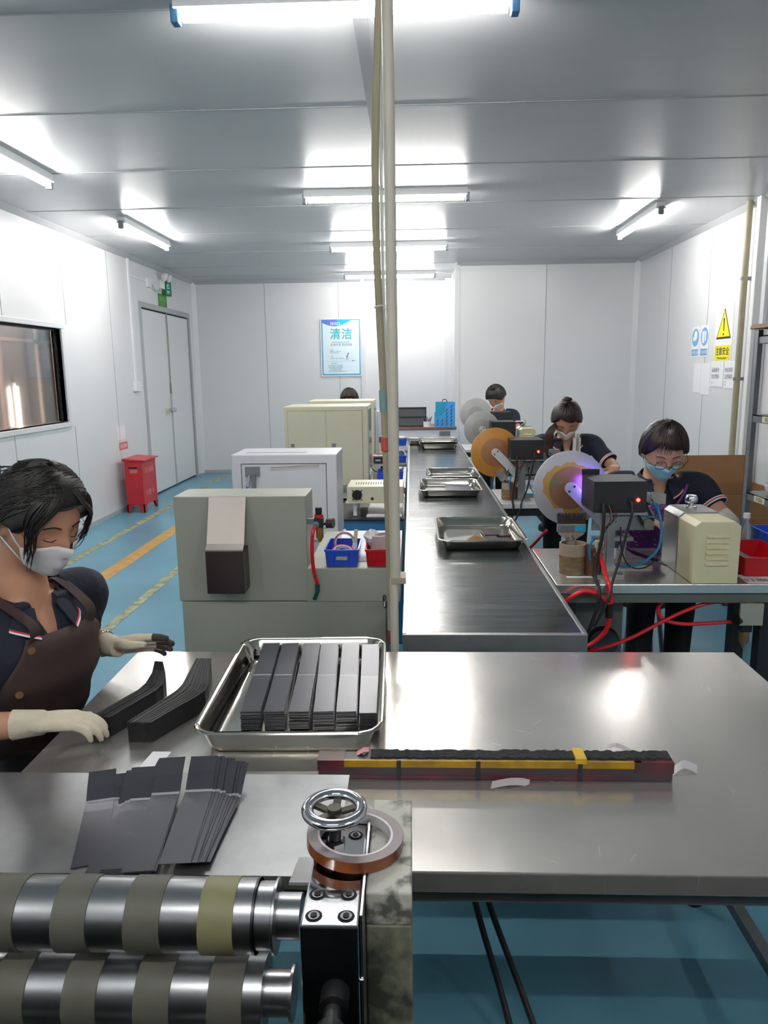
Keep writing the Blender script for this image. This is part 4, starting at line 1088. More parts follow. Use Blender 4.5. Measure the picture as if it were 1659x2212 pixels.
# white machine
wm = thing('white_machine', 'white box machine with framed front panel behind the grey machine', 'machine', (-0.63, 3.8, 0))
MB().box(-0.899, -0.372, 3.64, 3.96, 0.785, 1.225).build('housing', M_mwhite, wm, smooth=False, bev=0.006)
MB().box(-0.90, -0.36, 3.66, 3.95, 0.0, 0.78).build('base', M_mwhite, wm, smooth=False)
def outline(x0, x1, z0, z1, y, m, par, w=0.004):
    mb = MB(); mb.box(x0, x1, y - 0.001, y, z0, z0 + w); mb.box(x0, x1, y - 0.001, y, z1 - w, z1); mb.box(x0, x0 + w, y - 0.001, y, z0 + w, z1 - w); mb.box(x1 - w, x1, y - 0.001, y, z0 + w, z1 - w)
    return mb.build('door_gap', m, par, smooth=False)
outline(-0.85, -0.423, 0.85, 1.18, 3.64, M_dark, wm, 0.003)
MB().box(-0.83, -0.755, 3.636, 3.64, 1.115, 1.165).build('name_plate', mat('grey_plate', '#7c8286', 0.4), wm, smooth=False)
mb = MB(); mb.bar((-0.785, 3.62, 1.13), (-0.785, 3.62, 1.02), 0.018, 0.02); mb.bar((-0.805, 3.62, 1.125), (-0.81, 3.60, 1.07), 0.012, 0.012); mb.build('valve_block', M_zinc, wm, smooth=False)
MB().tube([(-0.806, 3.61, 1.10), (-0.815, 3.60, 1.07), (-0.83, 3.6, 1.02)], 0.005).build('blue_tube', M_hoseblue, wm)
mb = MB(); mb.tube([(-0.70, 3.638, 1.163), (-0.62, 3.638, 1.166), (-0.55, 3.638, 1.170), (-0.46, 3.638, 1.172)], 0.003, n=6); mb.build('grease_mark', mat('olive_smear', '#aeac92', 0.6), wm)
mb = MB(); mb.box(-0.84, -0.53, 3.72, 3.74, 1.225, 1.2265); mb.build('top_seam', M_seam, wm, smooth=False)

def cabinet(x0, x1, y0, y1, z0, z1, label, right_window=True):
    c = thing('control_cabinet', label, 'cabinet', ((x0 + x1) / 2, (y0 + y1) / 2, z0))
    MB().box(x0, x1, y0, y1, z0, z1).build('housing', M_mcream, c, smooth=False, bev=0.008)
    xm = (x0 + x1) / 2 + 0.0
    for a, b in ((x0 + 0.03, xm - 0.002), (xm + 0.002, x1 - 0.045)):
        dpart = MB().box(a, b, y0 - 0.006, y0, z0 + 0.0, z1 - 0.034).build('cabinet_door', M_mcream, c, smooth=False)
        MB().box(a + (0.02 if a < xm - 0.1 else 0.04), a + (0.045 if a < xm - 0.1 else 0.07), y0 - 0.014, y0 - 0.006, z1 - 0.30, z1 - 0.275).build('door_latch', M_zinc, dpart, smooth=False)
    outline(x0 + 0.028, x1 - 0.043, z0, z1 - 0.032, y0, M_dark, c, 0.004)
    if right_window: MB().box(x1, x1 + 0.003, y0 + 0.05, y1 - 0.06, z0 + 0.06, z1 - 0.03).build('side_window', mat('side_glass', '#8fa0a6', 0.15), c, smooth=False)
    return c
cabinet(-0.948, -0.320, 5.5, 5.95, 0.79, 1.377, 'cream two-door control cabinet standing in front')
cabinet(-0.975, -0.355, 7.05, 7.5, 0.79, 1.36, 'cream control cabinet half hidden behind the nearer one')
bench(-1.0, -0.045, 5.35, 6.55, 0.79, 'grey bench carrying the nearer cream cabinet', M_zinc, M_mgrey)
bench(-1.0, -0.045, 6.75, 7.56, 0.79, 'grey bench carrying the farther cream cabinet', M_zinc, M_mgrey)
bench(-0.45, -0.045, 4.25, 4.9, 0.775, 'blue framed bench with black top under the cream box', M_blackm, M_benchblue, 0.012, 0.07)
tag(MB().box(-0.27, -0.06, 4.30, 4.75, 0.776, 0.784).build('foam_pad', M_paper, smooth=False), 'white pad lying on the black bench top', 'pad')
bx_ = thing('cream_instrument', 'low cream instrument box with round fan grille', 'instrument', (-0.2, 4.4, 0.86))
MB().box(-0.385, -0.05, 4.33, 4.62, 0.86, 0.955).build('housing', M_mcream, bx_, smooth=False, bev=0.004)
MB().box(-0.392, -0.045, 4.325, 4.63, 0.855, 0.862).build('base_lip', M_mcream, bx_, smooth=False)
mb = MB(); mb.cyl((-0.325, 4.325, 0.905), (-0.325, 4.332, 0.905), 0.030, n=32)
for a in (PI / 4, 3 * PI / 4): 
    d = V((math.cos(a), 0, math.sin(a))) * 0.042; mb.bar(V((-0.325, 4.327, 0.905)) - d, V((-0.325, 4.327, 0.905)) + d, 0.005, 0.004)
fan = mb.build('fan_grille', M_black, bx_, smooth=False)
for r in (0.01, 0.018, 0.026): MB().torus((-0.325, 4.323, 0.905), (0, 1, 0), r, 0.0013, n=28, m=6).build('grille_ring', M_dsteel, fan)
MB().box(-0.243, -0.228, 4.327, 4.331, 0.876, 0.89).build('power_inlet', M_dark, bx_, smooth=False)
mb = MB(); mb.lathe([(0.004, 0), (0.011, 0), (0.011, 0.012), (0.004, 0.012)], (-0.115, 4.333, 0.915), (0, -1, 0), n=16); mb.build('cable_gland', M_white, bx_)
for k in range(18):
    x = -0.34 + 0.015 * k
    MB().box(x, x + 0.005, 4.42, 4.50, 0.955, 0.9556).build('vent_slot', M_dark, bx_, smooth=False)
for x in (-0.34, -0.09): MB().cyl((x, 4.36, 0.776), (x, 4.36, 0.855), 0.012, n=12).build('foot', M_white, bx_)
for x in (-0.34, -0.09): MB().cyl((x, 4.58, 0.776), (x, 4.58, 0.855), 0.012, n=12).build('foot', M_white, bx_)
tag(MB().box(-0.31, -0.265, 4.36, 4.42, 0.776, 0.815).build('metal_block', M_dsteel, smooth=False, bev=0.003), 'dark metal block under the cream instrument box', 'block')
# small things beyond
def meter(x, y, z, label):
    t = thing('digital_meter', label, 'meter', (x, y, z))
    MB().box(x - 0.05, x + 0.05, y, y + 0.09, z, z + 0.065).build('housing', mat('meter_grey', '#8f9295', 0.5), t, smooth=False, bev=0.003)
    MB().box(x - 0.042, x + 0.045, y - 0.004, y, z + 0.008, z + 0.055).build('front_panel', M_black, t, smooth=False)
    MB().box(x - 0.03, x + 0.01, y - 0.006, y - 0.004, z + 0.025, z + 0.038).build('display', mat('display_grey', '#b9bdbf', 0.4), t, smooth=False)
meter(-0.245, 5.6, 0.93, 'nearer small digital meter beside the front cream cabinet')
MB_ = MB(); MB_.box(-0.30, -0.19, 5.6, 5.69, 0.79, 0.93); tag(MB_.build('meter_stand', M_mcream, smooth=False), 'cream stand under the nearer digital meter', 'stand')
tag(MB().tube([(-0.20, 5.59, 0.945), (-0.21, 5.55, 0.90), (-0.27, 5.54, 0.885), (-0.30, 5.56, 0.905)], 0.004).build('meter_cable', M_rubber), 'black cable looping below the nearer digital meter', 'cable')
meter(-0.26, 7.0, 0.96, 'farther small digital meter beside the rear cream cabinet')
tag(MB().box(-0.31, -0.20, 7.0, 7.09, 0.79, 0.96).build('meter_stand', M_mcream, smooth=False), 'cream stand under the farther digital meter', 'stand')
tag(MB().box(-0.345, -0.26, 7.4, 7.5, 0.79, 1.24).build('white_column', M_mwhite, smooth=False, bev=0.005), 'slim white upright box beside the rear cream cabinet', 'box')
parts_bin(-0.257, -0.06, 5.40, 5.58, 0.791, 0.90, M_bluep, 'blue bin holding a red lid on the bench before the cream cabinet')
tag(MB().box(-0.24, -0.13, 5.60, 5.72, 0.791, 0.92).build('red_box', M_redp, smooth=False, bev=0.004), 'low red box directly behind the blue bin', 'box')
parts_bin(-0.34, -0.21, 6.85, 6.98, 0.791, 0.86, M_redp, 'small dark red bin between the two digital meters')
tag(MB().cyl((-0.185, 6.2, 0.79), (-0.185, 6.2, 0.93), 0.035, n=20).build('taped_jar', M_jar), 'brown taped jar behind the upright pole', 'jar')
parts_bin(-0.16, -0.045, 6.85, 7.0, 0.791, 0.855, M_bluep, 'blue bin with white tape roll beside the conveyor')
roll((-0.10, 6.93, 0.86), (0.2, -1, 0.3), 0.045, 0.012, 0.006, 'white tape roll standing in the middle blue bin', M_core, M_white)
tag(MB().box(-0.19, -0.05, 8.0, 8.3, 0.79, 0.83).build('white_box', M_mwhite, smooth=False), 'flat white box below the farthest blue bin', 'box')
parts_bin(-0.185, -0.05, 8.02, 8.2, 0.831, 0.90, M_bluep, 'farthest blue bin with bagged material on top')
mb = MB(); mb.ell((-0.115, 8.12, 0.91), (0.06, 0.05, 0.02)); tag(mb.build('bagged_film', M_bag), 'bagged pinkish material in the farthest blue bin', 'bag')
tag(MB().obox((-0.09, 5.5, 0.90), (0.07, 0.012, 0.012), Matrix.Rotation(-0.5, 3, 'Y')).build('tool_handle', M_dbeige, smooth=False, bev=0.003), 'grey tool handle leaning out of the nearer blue bin', 'tool')

bench(-0.30, -0.045, 7.95, 8.4, 0.79, 'small grey stand under the farthest blue bin', M_zinc, M_mgrey)
# far desk
fd = thing('desk', 'brown-topped white desk at the far end of the conveyor', 'desk', (0.1, 9.9, 0))
MB().box(-0.25, 0.58, 9.6, 10.3, 0.885, 0.912).build('desktop', M_wood, fd, smooth=False, bev=0.003)
mb = MB(); mb.box(-0.25, 0.575, 9.62, 10.28, 0.70, 0.885); mb.box(-0.25, -0.22, 9.63, 10.27, 0, 0.70); mb.box(0.54, 0.575, 9.63, 10.27, 0, 0.7)
mb.build('desk_body', M_mwhite, fd, smooth=False)
MB().box(0.36, 0.5, 9.612, 9.62, 0.80, 0.86).build('control_strip', M_zinc, fd, smooth=False)
sc = thing('dark_screen', 'wide dark grey screen panel standing on the far desk', 'screen', (0.0, 9.75, 0.912))
MB().box(-0.24, 0.195, 9.74, 9.78, 0.925, 1.165).build('panel', mat('screen_grey', '#4b4e53', 0.4), sc, smooth=False, bev=0.003)
mb = MB(); mb.box(-0.24, 0.195, 9.735, 9.74, 1.145, 1.165); mb.box(-0.24, 0.195, 9.735, 9.74, 1.03, 1.045); mb.box(0.18, 0.195, 9.735, 9.74, 0.93, 1.165); mb.box(-0.24, 0.195, 9.73, 9.80, 0.912, 0.926)
mb.build('bezel', M_black, sc, smooth=False)
ph = thing('pen_holder', 'white pen cup with dark pens on the far desk', 'pen holder', (0.21, 9.68, 0.912))
MB().lathe([(0.0, 0), (0.045, 0), (0.048, 0.07), (0.044, 0.07), (0.041, 0.004), (0.0, 0.004)], (0.20, 9.68, 0.912), n=20, cap=False).build('cup', M_white, ph)
for k in range(6):
    MB().cyl((0.185 + 0.008 * k, 9.68, 0.93), (0.165 + 0.02 * k, 9.68 + 0.01 * (k % 3), 1.02 + 0.012 * (k % 3)), 0.005, n=8).build('pen', M_black, ph)
fh = thing('file_holder', 'blue slotted magazine file holder on the far desk', 'file holder', (0.43, 9.68, 0.912))
prof = [(0.30, 0.912), (0.563, 0.912), (0.563, 1.232), (0.46, 1.232), (0.44, 1.19), (0.43, 1.12), (0.40, 1.07), (0.34, 1.045), (0.30, 1.04)]
MB().prism(prof, 0.004, (0, 9.64, 0)).build('front_side', M_skyblue, fh, smooth=False)
mb = MB(); mb.box(0.30, 0.304, 9.644, 9.74, 0.912, 1.04); mb.box(0.559, 0.563, 9.644, 9.74, 0.912, 1.232); mb.box(0.30, 0.563, 9.644, 9.74, 0.912, 0.916); mb.box(0.30, 0.563, 9.736, 9.74, 0.912, 1.1)
mb.build('holder_shell', M_skyblue, fh, smooth=False)
for i in range(4):
    for j in range(6 if i > 1 else 2):
        for q in range(3):
            x = 0.335 + 0.058 * i; z = 0.935 + 0.045 * j + 0.012 * q
            if i == 2 and j > 4: continue
            MB().obox((x + 0.005 * q, 9.6395, z), (0.022, 0.001, 0.006), Matrix.Rotation(-0.9, 3, 'Y')).build('slot', M_ink, fh, smooth=False)
t2 = thing('ring_binder', 'teal folder standing inside the blue file holder', 'folder', (0.4, 9.69, 0.916))
MB().box(0.312, 0.54, 9.66, 9.70, 0.917, 1.235).build('cover', M_teal, t2, smooth=False, bev=0.004)
MB().torus((0.43, 9.68, 1.235), (0, 1, 0), 0.03, 0.006, n=24, m=8).build('clip', M_dsteel, t2)
# ------------------------------------------------------------------ right benches and polishing stations
def disc_mat(name, outer, inner, patch, r_in=0.6, rough=0.35, patch2=None):
    m = mat(name, outer, rough)
    nt = m.node_tree; b = nt.nodes['Principled BSDF']
    tc = nt.nodes.new('ShaderNodeTexCoord')
    no = nt.nodes.new('ShaderNodeTexNoise'); no.inputs['Scale'].default_value = 9; no.inputs['Detail'].default_value = 5
    nt.links.new(tc.outputs['Object'], no.inputs[0])
    ln = nt.nodes.new('ShaderNodeVectorMath'); ln.operation = 'LENGTH'
    nt.links.new(tc.outputs['Object'], ln.inputs[0])
    sb_ = nt.nodes.new('ShaderNodeMath'); sb_.operation = 'MULTIPLY_ADD'; sb_.inputs[1].default_value = 0.05
    nt.links.new(no.outputs['Fac'], sb_.inputs[0]); 
    # ring edge stays sharp; patches come from noise in a middle annulus
    r1 = nt.nodes.new('ShaderNodeMath'); r1.operation = 'LESS_THAN'; r1.inputs[1].default_value = 0.163 * r_in
    nt.links.new(ln.outputs['Value'], r1.inputs[0])
    r2 = nt.nodes.new('ShaderNodeMath'); r2.operation = 'MULTIPLY_ADD'; r2.inputs[1].default_value = 0.14; r2.inputs[2].default_value = -0.07
    nt.links.new(no.outputs['Fac'], r2.inputs[0])
    r3 = nt.nodes.new('ShaderNodeMath'); r3.operation = 'ADD'
    nt.links.new(ln.outputs['Value'], r3.inputs[0]); nt.links.new(r2.outputs[0], r3.inputs[1])
    r4 = nt.nodes.new('ShaderNodeMath'); r4.operation = 'LESS_THAN'; r4.inputs[1].default_value = 0.163 * (r_in + 0.12)
    nt.links.new(r3.outputs[0], r4.inputs[0])
    mx = nt.nodes.new('ShaderNodeMix'); mx.data_type = 'RGBA'
    mx.inputs[6].default_value = lin(outer); mx.inputs[7].default_value = lin(patch)
    nt.links.new(r4.outputs[0], mx.inputs[0])
    rp = nt.nodes.new('ShaderNodeValToRGB')
    rp.color_ramp.elements[0].position = 0.38; rp.color_ramp.elements[0].color = lin(patch2 or inner)
    rp.color_ramp.elements[1].position = 0.46; rp.color_ramp.elements[1].color = lin(inner)
    nt.links.new(no.outputs['Fac'], rp.inputs[0])
    mx2 = nt.nodes.new('ShaderNodeMix'); mx2.data_type = 'RGBA'
    nt.links.new(mx.outputs[2], mx2.inputs[6]); nt.links.new(rp.outputs[0], mx2.inputs[7]); nt.links.new(r1.outputs[0], mx2.inputs[0])
    nt.links.new(mx2.outputs[2], b.inputs['Base Color'])
    return m
D1 = disc_mat('disc_grey_amber', '#b4b3bd', '#92664a', '#b38a45', 0.58, 0.35, '#6b7058')
D2 = disc_mat('disc_orange', '#bf8436', '#a06f4b', '#bf8436', 0.58, 0.4, '#9c6a4c')
D3 = disc_mat('disc_grey', '#a9aaaa', '#9c9c98', '#a9aaaa', 0.55, 0.35)
SZ = 0.78
def station(bx, by, dm, ddx, ddz, label, cover=True, full=True, uv=False, R=0.163, ddy=0.28):
    t = thing('polishing_machine', label, 'machine', (bx + 0.1, by + 0.1, SZ + 0.001))
    z0 = SZ + 0.001
    cb = MB().box(bx, bx + 0.21, by, by + 0.215, 1.055, 1.18).build('control_box', M_blackm, t, smooth=False, bev=0.002)
    if full: MB().cyl((bx + 0.176, by - 0.004, 1.105), (bx + 0.176, by, 1.105), 0.007, n=14).build('indicator_light', M_led, cb)
    if full:
        MB().box(bx + 0.135, bx + 0.160, by - 0.004, by, 1.095, 1.115).build('power_socket', M_black, cb, smooth=False)
        MB().cyl((bx + 0.04, by - 0.006, 1.095), (bx + 0.04, by, 1.095), 0.012, n=16).build('cable_gland', M_dark, cb)
        for x in (bx + 0.005, ):
            for q in (0.015, 0.11): MB().cyl((bx - 0.001, by + 0.03, 1.055 + q), (bx, by + 0.03, 1.055 + q), 0.003, n=8).build('screw', M_zinc, cb)
    mb = MB(); mb.box(bx + 0.005, bx + 0.215, by - 0.005, by + 0.22, 1.045, 1.054); mb.build('shelf_plate', M_alu, t, smooth=False)
    mb = MB(); mb.box(bx + 0.055, bx + 0.105, by + 0.05, by + 0.10, z0, 1.045); mb.box(bx + 0.072, bx + 0.088, by + 0.046, by + 0.05, z0, 1.045)
    post = mb.build('post', M_alu, t, smooth=False, bev=0.001)
    mb = MB(); mb.box(bx + 0.02, bx + 0.14, by + 0.02, by + 0.15, z0, z0 + 0.008); mb.prism([(0.0, 0), (0.04, 0), (0, 0.05)], 0.004, (bx + 0.105, by + 0.07, z0)); mb.prism([(0.0, 0), (-0.035, 0), (0, 0.05)], 0.004, (bx + 0.055, by + 0.07, z0))
    mb.build('base_bracket', M_alu, t, smooth=False)
    # disc
    dc = V((bx + ddx, by + ddy, 1.112 + ddz))
    mb = MB(); mb.lathe([(R - 0.002, 0), (R, 0.0015), (R, 0.006), (R - 0.002, 0.0075)], dc, V((0.10, -1, 0.04)), n=72)
    dsk = mb.build('disc', dm, t, loc=dc, ang=60)
    mb = MB(); ax = V((0.10, -1, 0.04)).normalized()
    mb.cyl(dc - ax * 0.05, dc + ax * 0.012, 0.022, n=20); mb.build('hub', M_alu, t)
    a0 = dc + ax * 0.016; d = V((0.70, 0, -0.71)).normalized(); nn = V((d.z, 0, -d.x))
    w = 0.030
    pts = []
    for k in range(9):
        a = PI / 2 + PI * k / 8
        pts.append(d * math.cos(a) * w * 0.9 + nn * math.sin(a) * w * 0.9)
    pts += [d * 0.235 - nn * w * 0.9, d * 0.235 + nn * w * 0.9]
    rg = [[a0 + p + ax * q for p in pts] for q in (0, 0.006)]
    mb = MB(); mb.rings(rg); arm = mb.build('swing_arm', M_wbench, t, smooth=False)
    for s in (-1, 1):
        c = a0 + d * 0.004 + nn * s * 0.015 + ax * 0.006
        MB().cyl(c, c + ax * 0.003, 0.005, n=12).build('bolt', M_dsteel, arm)
    # frame plate, pulley, belt
    if full:
        mb = MB(); mb.prism([(bx + 0.06, 0.925), (bx + 0.33, 0.925), (bx + 0.33, 1.0), (bx + 0.26, 1.075), (bx + 0.06, 1.06)], 0.008, (0, by + 0.26, 0)); fpn = mb.build('frame_plate', M_alu, t, smooth=False, bev=0.001)
        for x, z in ((bx + 0.16, 0.965), (bx + 0.24, 1.015), (bx + 0.11, 1.02)): MB().cyl((x, by + 0.257, z), (x, by + 0.26, z), 0.006, n=10).build('bolt_hole', M_dark, fpn)
        mb = MB(); mb.lathe([(0.004, 0), (0.022, 0), (0.022, 0.016), (0.004, 0.016)], (bx + 0.30, by + 0.25, 0.955), (0, -1, 0), n=24); mb.build('pulley', M_alu, t)
        mb = MB(); mb.bar((bx + 0.275, by + 0.24, 0.955), (bx + 0.225, by + 0.24, 1.06), 0.005, 0.01); mb.bar((bx + 0.32, by + 0.24, 0.97), (bx + 0.27, by + 0.24, 1.07), 0.005, 0.01); mb.build('drive_belt', M_rubber, t, smooth=False)
        mb = MB(); mb.box(bx + 0.29, bx + 0.355, by + 0.20, by + 0.26, 1.05, 1.095); mb.box(bx + 0.30, bx + 0.32, by + 0.205, by + 0.22, 1.095, 1.10); mb.build('head_block', M_alu, t, smooth=False, bev=0.002)
        mb = MB(); mb.box(bx + 0.05, bx + 0.22, by + 0.18, by + 0.22, 0.895, 0.91); mb.cyl((bx + 0.19, by + 0.2, 0.895), (bx + 0.19, by + 0.2, 0.80), 0.008, n=12); mb.cyl((bx + 0.195, by + 0.2, 0.91), (bx + 0.195, by + 0.2, 0.922), 0.014, n=12); mb.box(bx + 0.10, bx + 0.30, by + 0.16, by + 0.27, z0, z0 + 0.012)
        mb.build('work_stage', M_alu, t, smooth=False)
        mb = MB(); mb.obox((bx + 0.27, by + 0.16, 0.83), (0.16, 0.10, 0.004), Matrix.Rotation(0.35, 3, 'Y')); mb.build('splash_plate', mat('dark_wet_plate', '#474346', 0.15, 0.8), t, smooth=False)
        mb = MB(); mb.box(bx + 0.09, bx + 0.17, by + 0.045, by + 0.15, 1.030, 1.034); brd = mb.build('circuit_board', M_green, t, smooth=False)
        for k in range(5): MB().box(bx + 0.095 + 0.014 * k, bx + 0.104 + 0.014 * k, by + 0.045, by + 0.06, 1.034, 1.043).build('terminal', M_zinc if k % 2 else M_green, brd, smooth=False)
        mb = MB(); mb.box(bx + 0.025, bx + 0.055, by + 0.03, by + 0.055, 0.87, 0.93); mb.build('solenoid', M_mcream, t, smooth=False, bev=0.002)
        mb = MB(); mb.cyl((bx + 0.02, by + 0.06, z0), (bx + 0.02, by + 0.06, 0.90), 0.03, n=20); mb.cyl((bx + 0.0, by + 0.06, 0.90), (bx + 0.0, by + 0.06, 0.91), 0.012, n=10); mb.build('brown_cylinder', mat('brown_resin', '#6a4433', 0.35, var=0.2, scale=15), t)
        MB().tube([(bx + 0.04, by - 0.004, 1.09), (bx + 0.038, by - 0.02, 1.06), (bx + 0.035, by - 0.02, 0.96), (bx + 0.02, by - 0.01, 0.86), (bx + 0.012, by - 0.03, 0.79), (bx + 0.005, by - 0.13, 0.77), (bx - 0.005, by - 0.14, 0.70), (bx - 0.05, by - 0.14, 0.55)], 0.007).build('power_cable', M_rubber, t)
        MB().tube([(bx + 0.148, by - 0.004, 1.10), (bx + 0.146, by - 0.03, 1.06), (bx + 0.125, by - 0.03, 0.96), (bx + 0.10, by - 0.04, 0.86), (bx + 0.06, by - 0.10, 0.788), (bx + 0.045, by - 0.13, 0.74), (bx - 0.01, by - 0.13, 0.62)], 0.0055).build('power_cable', M_rubber, t)
        MB().tube([(bx + 0.12, by + 0.03, 0.99), (bx + 0.125, by + 0.02, 0.9), (bx + 0.16, by + 0.05, 0.83), (bx + 0.22, by + 0.08, 0.80), (bx + 0.29, by + 0.1, 0.83), (bx + 0.31, by + 0.1, 0.93), (bx + 0.305, by + 0.12, 1.03), (bx + 0.28, by + 0.16, 1.08)], 0.003, n=6).build('signal_cable', M_rubber, t)
        MB().tube([(bx + 0.28, by + 0.14, 1.07), (bx + 0.295, by + 0.1, 1.03), (bx + 0.302, by + 0.08, 0.96), (bx + 0.28, by + 0.06, 0.88), (bx + 0.20, by + 0.06, 0.82), (bx + 0.10, by + 0.08, 0.815)], 0.0055).build('air_tube', M_hoseblue, t)
        MB().tube([(bx + 0.18, by + 0.1, 1.035), (bx + 0.22, by + 0.09, 1.025), (bx + 0.27, by + 0.1, 1.015), (bx + 0.298, by + 0.09, 1.01), (bx + 0.29, by + 0.12, 1.07)], 0.004).build('air_tube', M_hoseblue, t)
        MB().tube([(bx + 0.01, by + 0.02, 0.95), (bx - 0.003, by + 0.02, 0.90), (bx + 0.004, by + 0.03, 0.85)], 0.005).build('air_tube', M_hoseblue, t)
        for k in range(5):
            r = random.uniform
            MB().tube([(bx + 0.05 + 0.01 * k, by - 0.004, 1.085), (bx + 0.065 + 0.006 * k, by - 0.015, 1.04 + r(-.02, .01)), (bx + 0.045 + r(-.01, .02), by, 0.98), (bx + 0.03 + r(-.005, .03), by + 0.02, 0.92), (bx + 0.03 + r(0, .02), by + 0.03, 0.86)], 0.0014, n=5).build('thin_wire', M_hosered if k == 1 else M_rubber, t)
    if uv:
        lp = MB(); lp.box(bx + 0.004, bx + 0.075, by + 0.222, by + 0.240, 1.175, 1.20)
        u = lp.build('uv_lamp', M_black, t, smooth=False)
        MB().box(bx + 0.01, bx + 0.07, by + 0.238, by + 0.242, 1.10, 1.17).build('uv_light_face', M_uv, u, smooth=False)
        lp = MB(); lp.cyl((dc.x + 0.03, dc.y + 0.03, dc.z + 0.14), (dc.x + 0.03, dc.y + 0.03, dc.z + 0.215), 0.018, n=16); lp.cyl((dc.x + 0.03, dc.y + 0.03, dc.z + 0.215), (dc.x + 0.03, dc.y + 0.03, dc.z + 0.235), 0.010, n=12)
        lp.build('oiler_bottle', M_clear, t)
    if cover:
        X0, X1, Y0, Y1, Y2 = bx + 0.378, bx + 0.555, by - 0.08, by + 0.10, by + 0.28
        if cover == 'small': X0, X1, Y0, Y1, Y2 = bx + 0.25, bx + 0.39, by + 0.02, by + 0.14, by + 0.26
        zt = 1.03 if cover is True else 1.12
        prof = [(X0, z0), (X1, z0), (X1, zt - 0.018), (X1 - 0.022, zt), (X0 + 0.022, zt), (X0, zt - 0.018)]
        cv_ = MB().prism(prof, Y1 - Y0, (0, Y0, 0)).build('motor_cover', M_ivory, t, smooth=False, bev=0.002)
        for k in range(6):
            z = zt - 0.062 - 0.0225 * k if cover is True else zt - 0.06 - 0.02 * k
            mb = MB(); mb.prism([(0, 0), (-0.010, 0.001), (-0.009, 0.006), (0, 0.013)], (X1 - X0) * 0.48, (X0 + (X1 - X0) * 0.26, Y0, z), ((0, 1, 0), (0, 0, 1), (1, 0, 0)))
            mb.build('louver', M_ivory, cv_, smooth=False)
        prof = [(X0 - 0.003, z0), (X1 + 0.003, z0), (X1 + 0.003, zt - 0.014), (X1 - 0.02, zt + 0.006), (X0 + 0.02, zt + 0.006), (X0 - 0.003, zt - 0.014)]
        gb = MB().prism(prof, Y2 - Y1 - 0.004, (0, Y1 + 0.003, 0)).build('gearbox', M_alu, t, smooth=False, bev=0.002)
        mb = MB(); mb.lathe([(0.024, 0), (0.024, 0.010), (0.012, 0.011), (0.012, 0.022), (0.022, 0.024), (0.026, 0.032), (0.026, 0.044), (0.020, 0.056), (0.004, 0.058)], ((X0 + X1) / 2 - 0.01, (Y1 + Y2) / 2, zt + 0.006), n=28)
        mb.build('adjusting_knob', M_chrome, gb)
    return t

# bench 1: steel
t = thing('steel_bench', 'steel-topped workbench of the nearest polishing station', 'bench', (1.15, 3.17, 0))
MB().box(0.572, 1.80, 2.865, 3.48, 0.742, 0.78).build('tabletop', M_steel, t, smooth=False, bev=0.003)
MB().box(0.60, 1.78, 2.88, 3.46, 0.70, 0.741).build('apron_frame', mat('dull_olive_paint', '#5f655e', 0.5), t, smooth=False)
for x0, x1, y in ((0.60, 0.66, 2.9), (1.40, 1.56, 2.9), (0.60, 0.66, 3.38), (1.50, 1.56, 3.38)):
    MB().box(x0, x1, y, y + 0.06, 0, 0.70).build('leg', M_blackm, t, smooth=False)
station(0.727, 2.95, D1, -0.037, 0.0, 'nearest polishing machine with grey and amber stained disc, lit violet', True, True, True)
for (y0, y1, lb) in ((4.69, 5.30, 'white-topped bench of the orange disc station'), (6.5, 7.1, 'white-topped bench of the third polishing station'), (8.05, 8.65, 'white-topped bench of the farthest polishing station')):
    bench(0.575, 1.55, y0, y1, 0.78, lb, M_wbench, M_blackm, 0.03, 0.05)
station(0.638, 4.78, D2, -0.085, -0.025, 'polishing machine with bright orange disc', False, True, False, ddy=0.15)
station(0.70, 6.53, D3, -0.06, -0.015, 'polishing machine with plain grey disc, third from the camera', 'small', False)
station(0.87, 8.08, D3, -0.15, 0.03, 'farthest polishing machine with pale grey disc', False, False, False, 0.18)
# extra disc
# jar with brush
def jar(cx, cy, z, r, h, label, top=True):
    t = thing('brush_jar', label, 'jar', (cx, cy, z))
    MB().lathe([(0.0, 0.0), (r, 0.0), (r, h * 0.62), (r - 0.001, h * 0.62)], (cx, cy, z), n=36, cap=False).build('wrapped_base', M_jar, t)
    MB().lathe([(r - 0.001, h * 0.60), (r - 0.001, h), (r - 0.009, h), (r - 0.009, 0.006), (0.0, 0.006)], (cx, cy, z), n=36, cap=False).build('tube_rim', M_jartop, t)
    return t
jar(0.672, 3.045, SZ + 0.001, 0.057, 0.127, 'brown taped jar holding the wide paint brush on the steel bench')
b = thing('paint_brush', 'wide paint brush standing bristles up in the brown jar', 'brush', (0.672, 3.045, 0.80))
cx, cy = 0.663, 3.045
prof = [(-0.012, -0.09), (0.012, -0.09), (0.014, 0.0), (0.02, 0.02), (0.052, 0.04), (0.056, 0.052), (-0.056, 0.052), (-0.052, 0.04), (-0.02, 0.02), (-0.014, 0.0)]
MB().prism(prof, 0.012, (cx, cy - 0.006, 0.905)).build('handle', mat('grey_brown_wood', '#a3968a', 0.6, var=0.25, scale=20, stretch=(6, 6, 1)), b, smooth=False, bev=0.002)
writing('lettering', '0.5', 0.03, (cx, cy - 0.0065, 0.918), (0.9, 0, 0.3), (-0.3, 0, 0.9), M_ink, b)
fe = MB().box(cx - 0.059, cx + 0.059, cy - 0.009, cy + 0.009, 0.955, 0.99).build('ferrule', mat('brush_ferrule', '#9fa1a3', 0.3, 0.8), b, smooth=False, bev=0.002)
MB().box(cx + 0.012, cx + 0.058, cy - 0.0105, cy - 0.009, 0.958, 0.982).build('cyan_label', mat('cyan_label', '#2fa8cf', 0.4), fe, smooth=False)
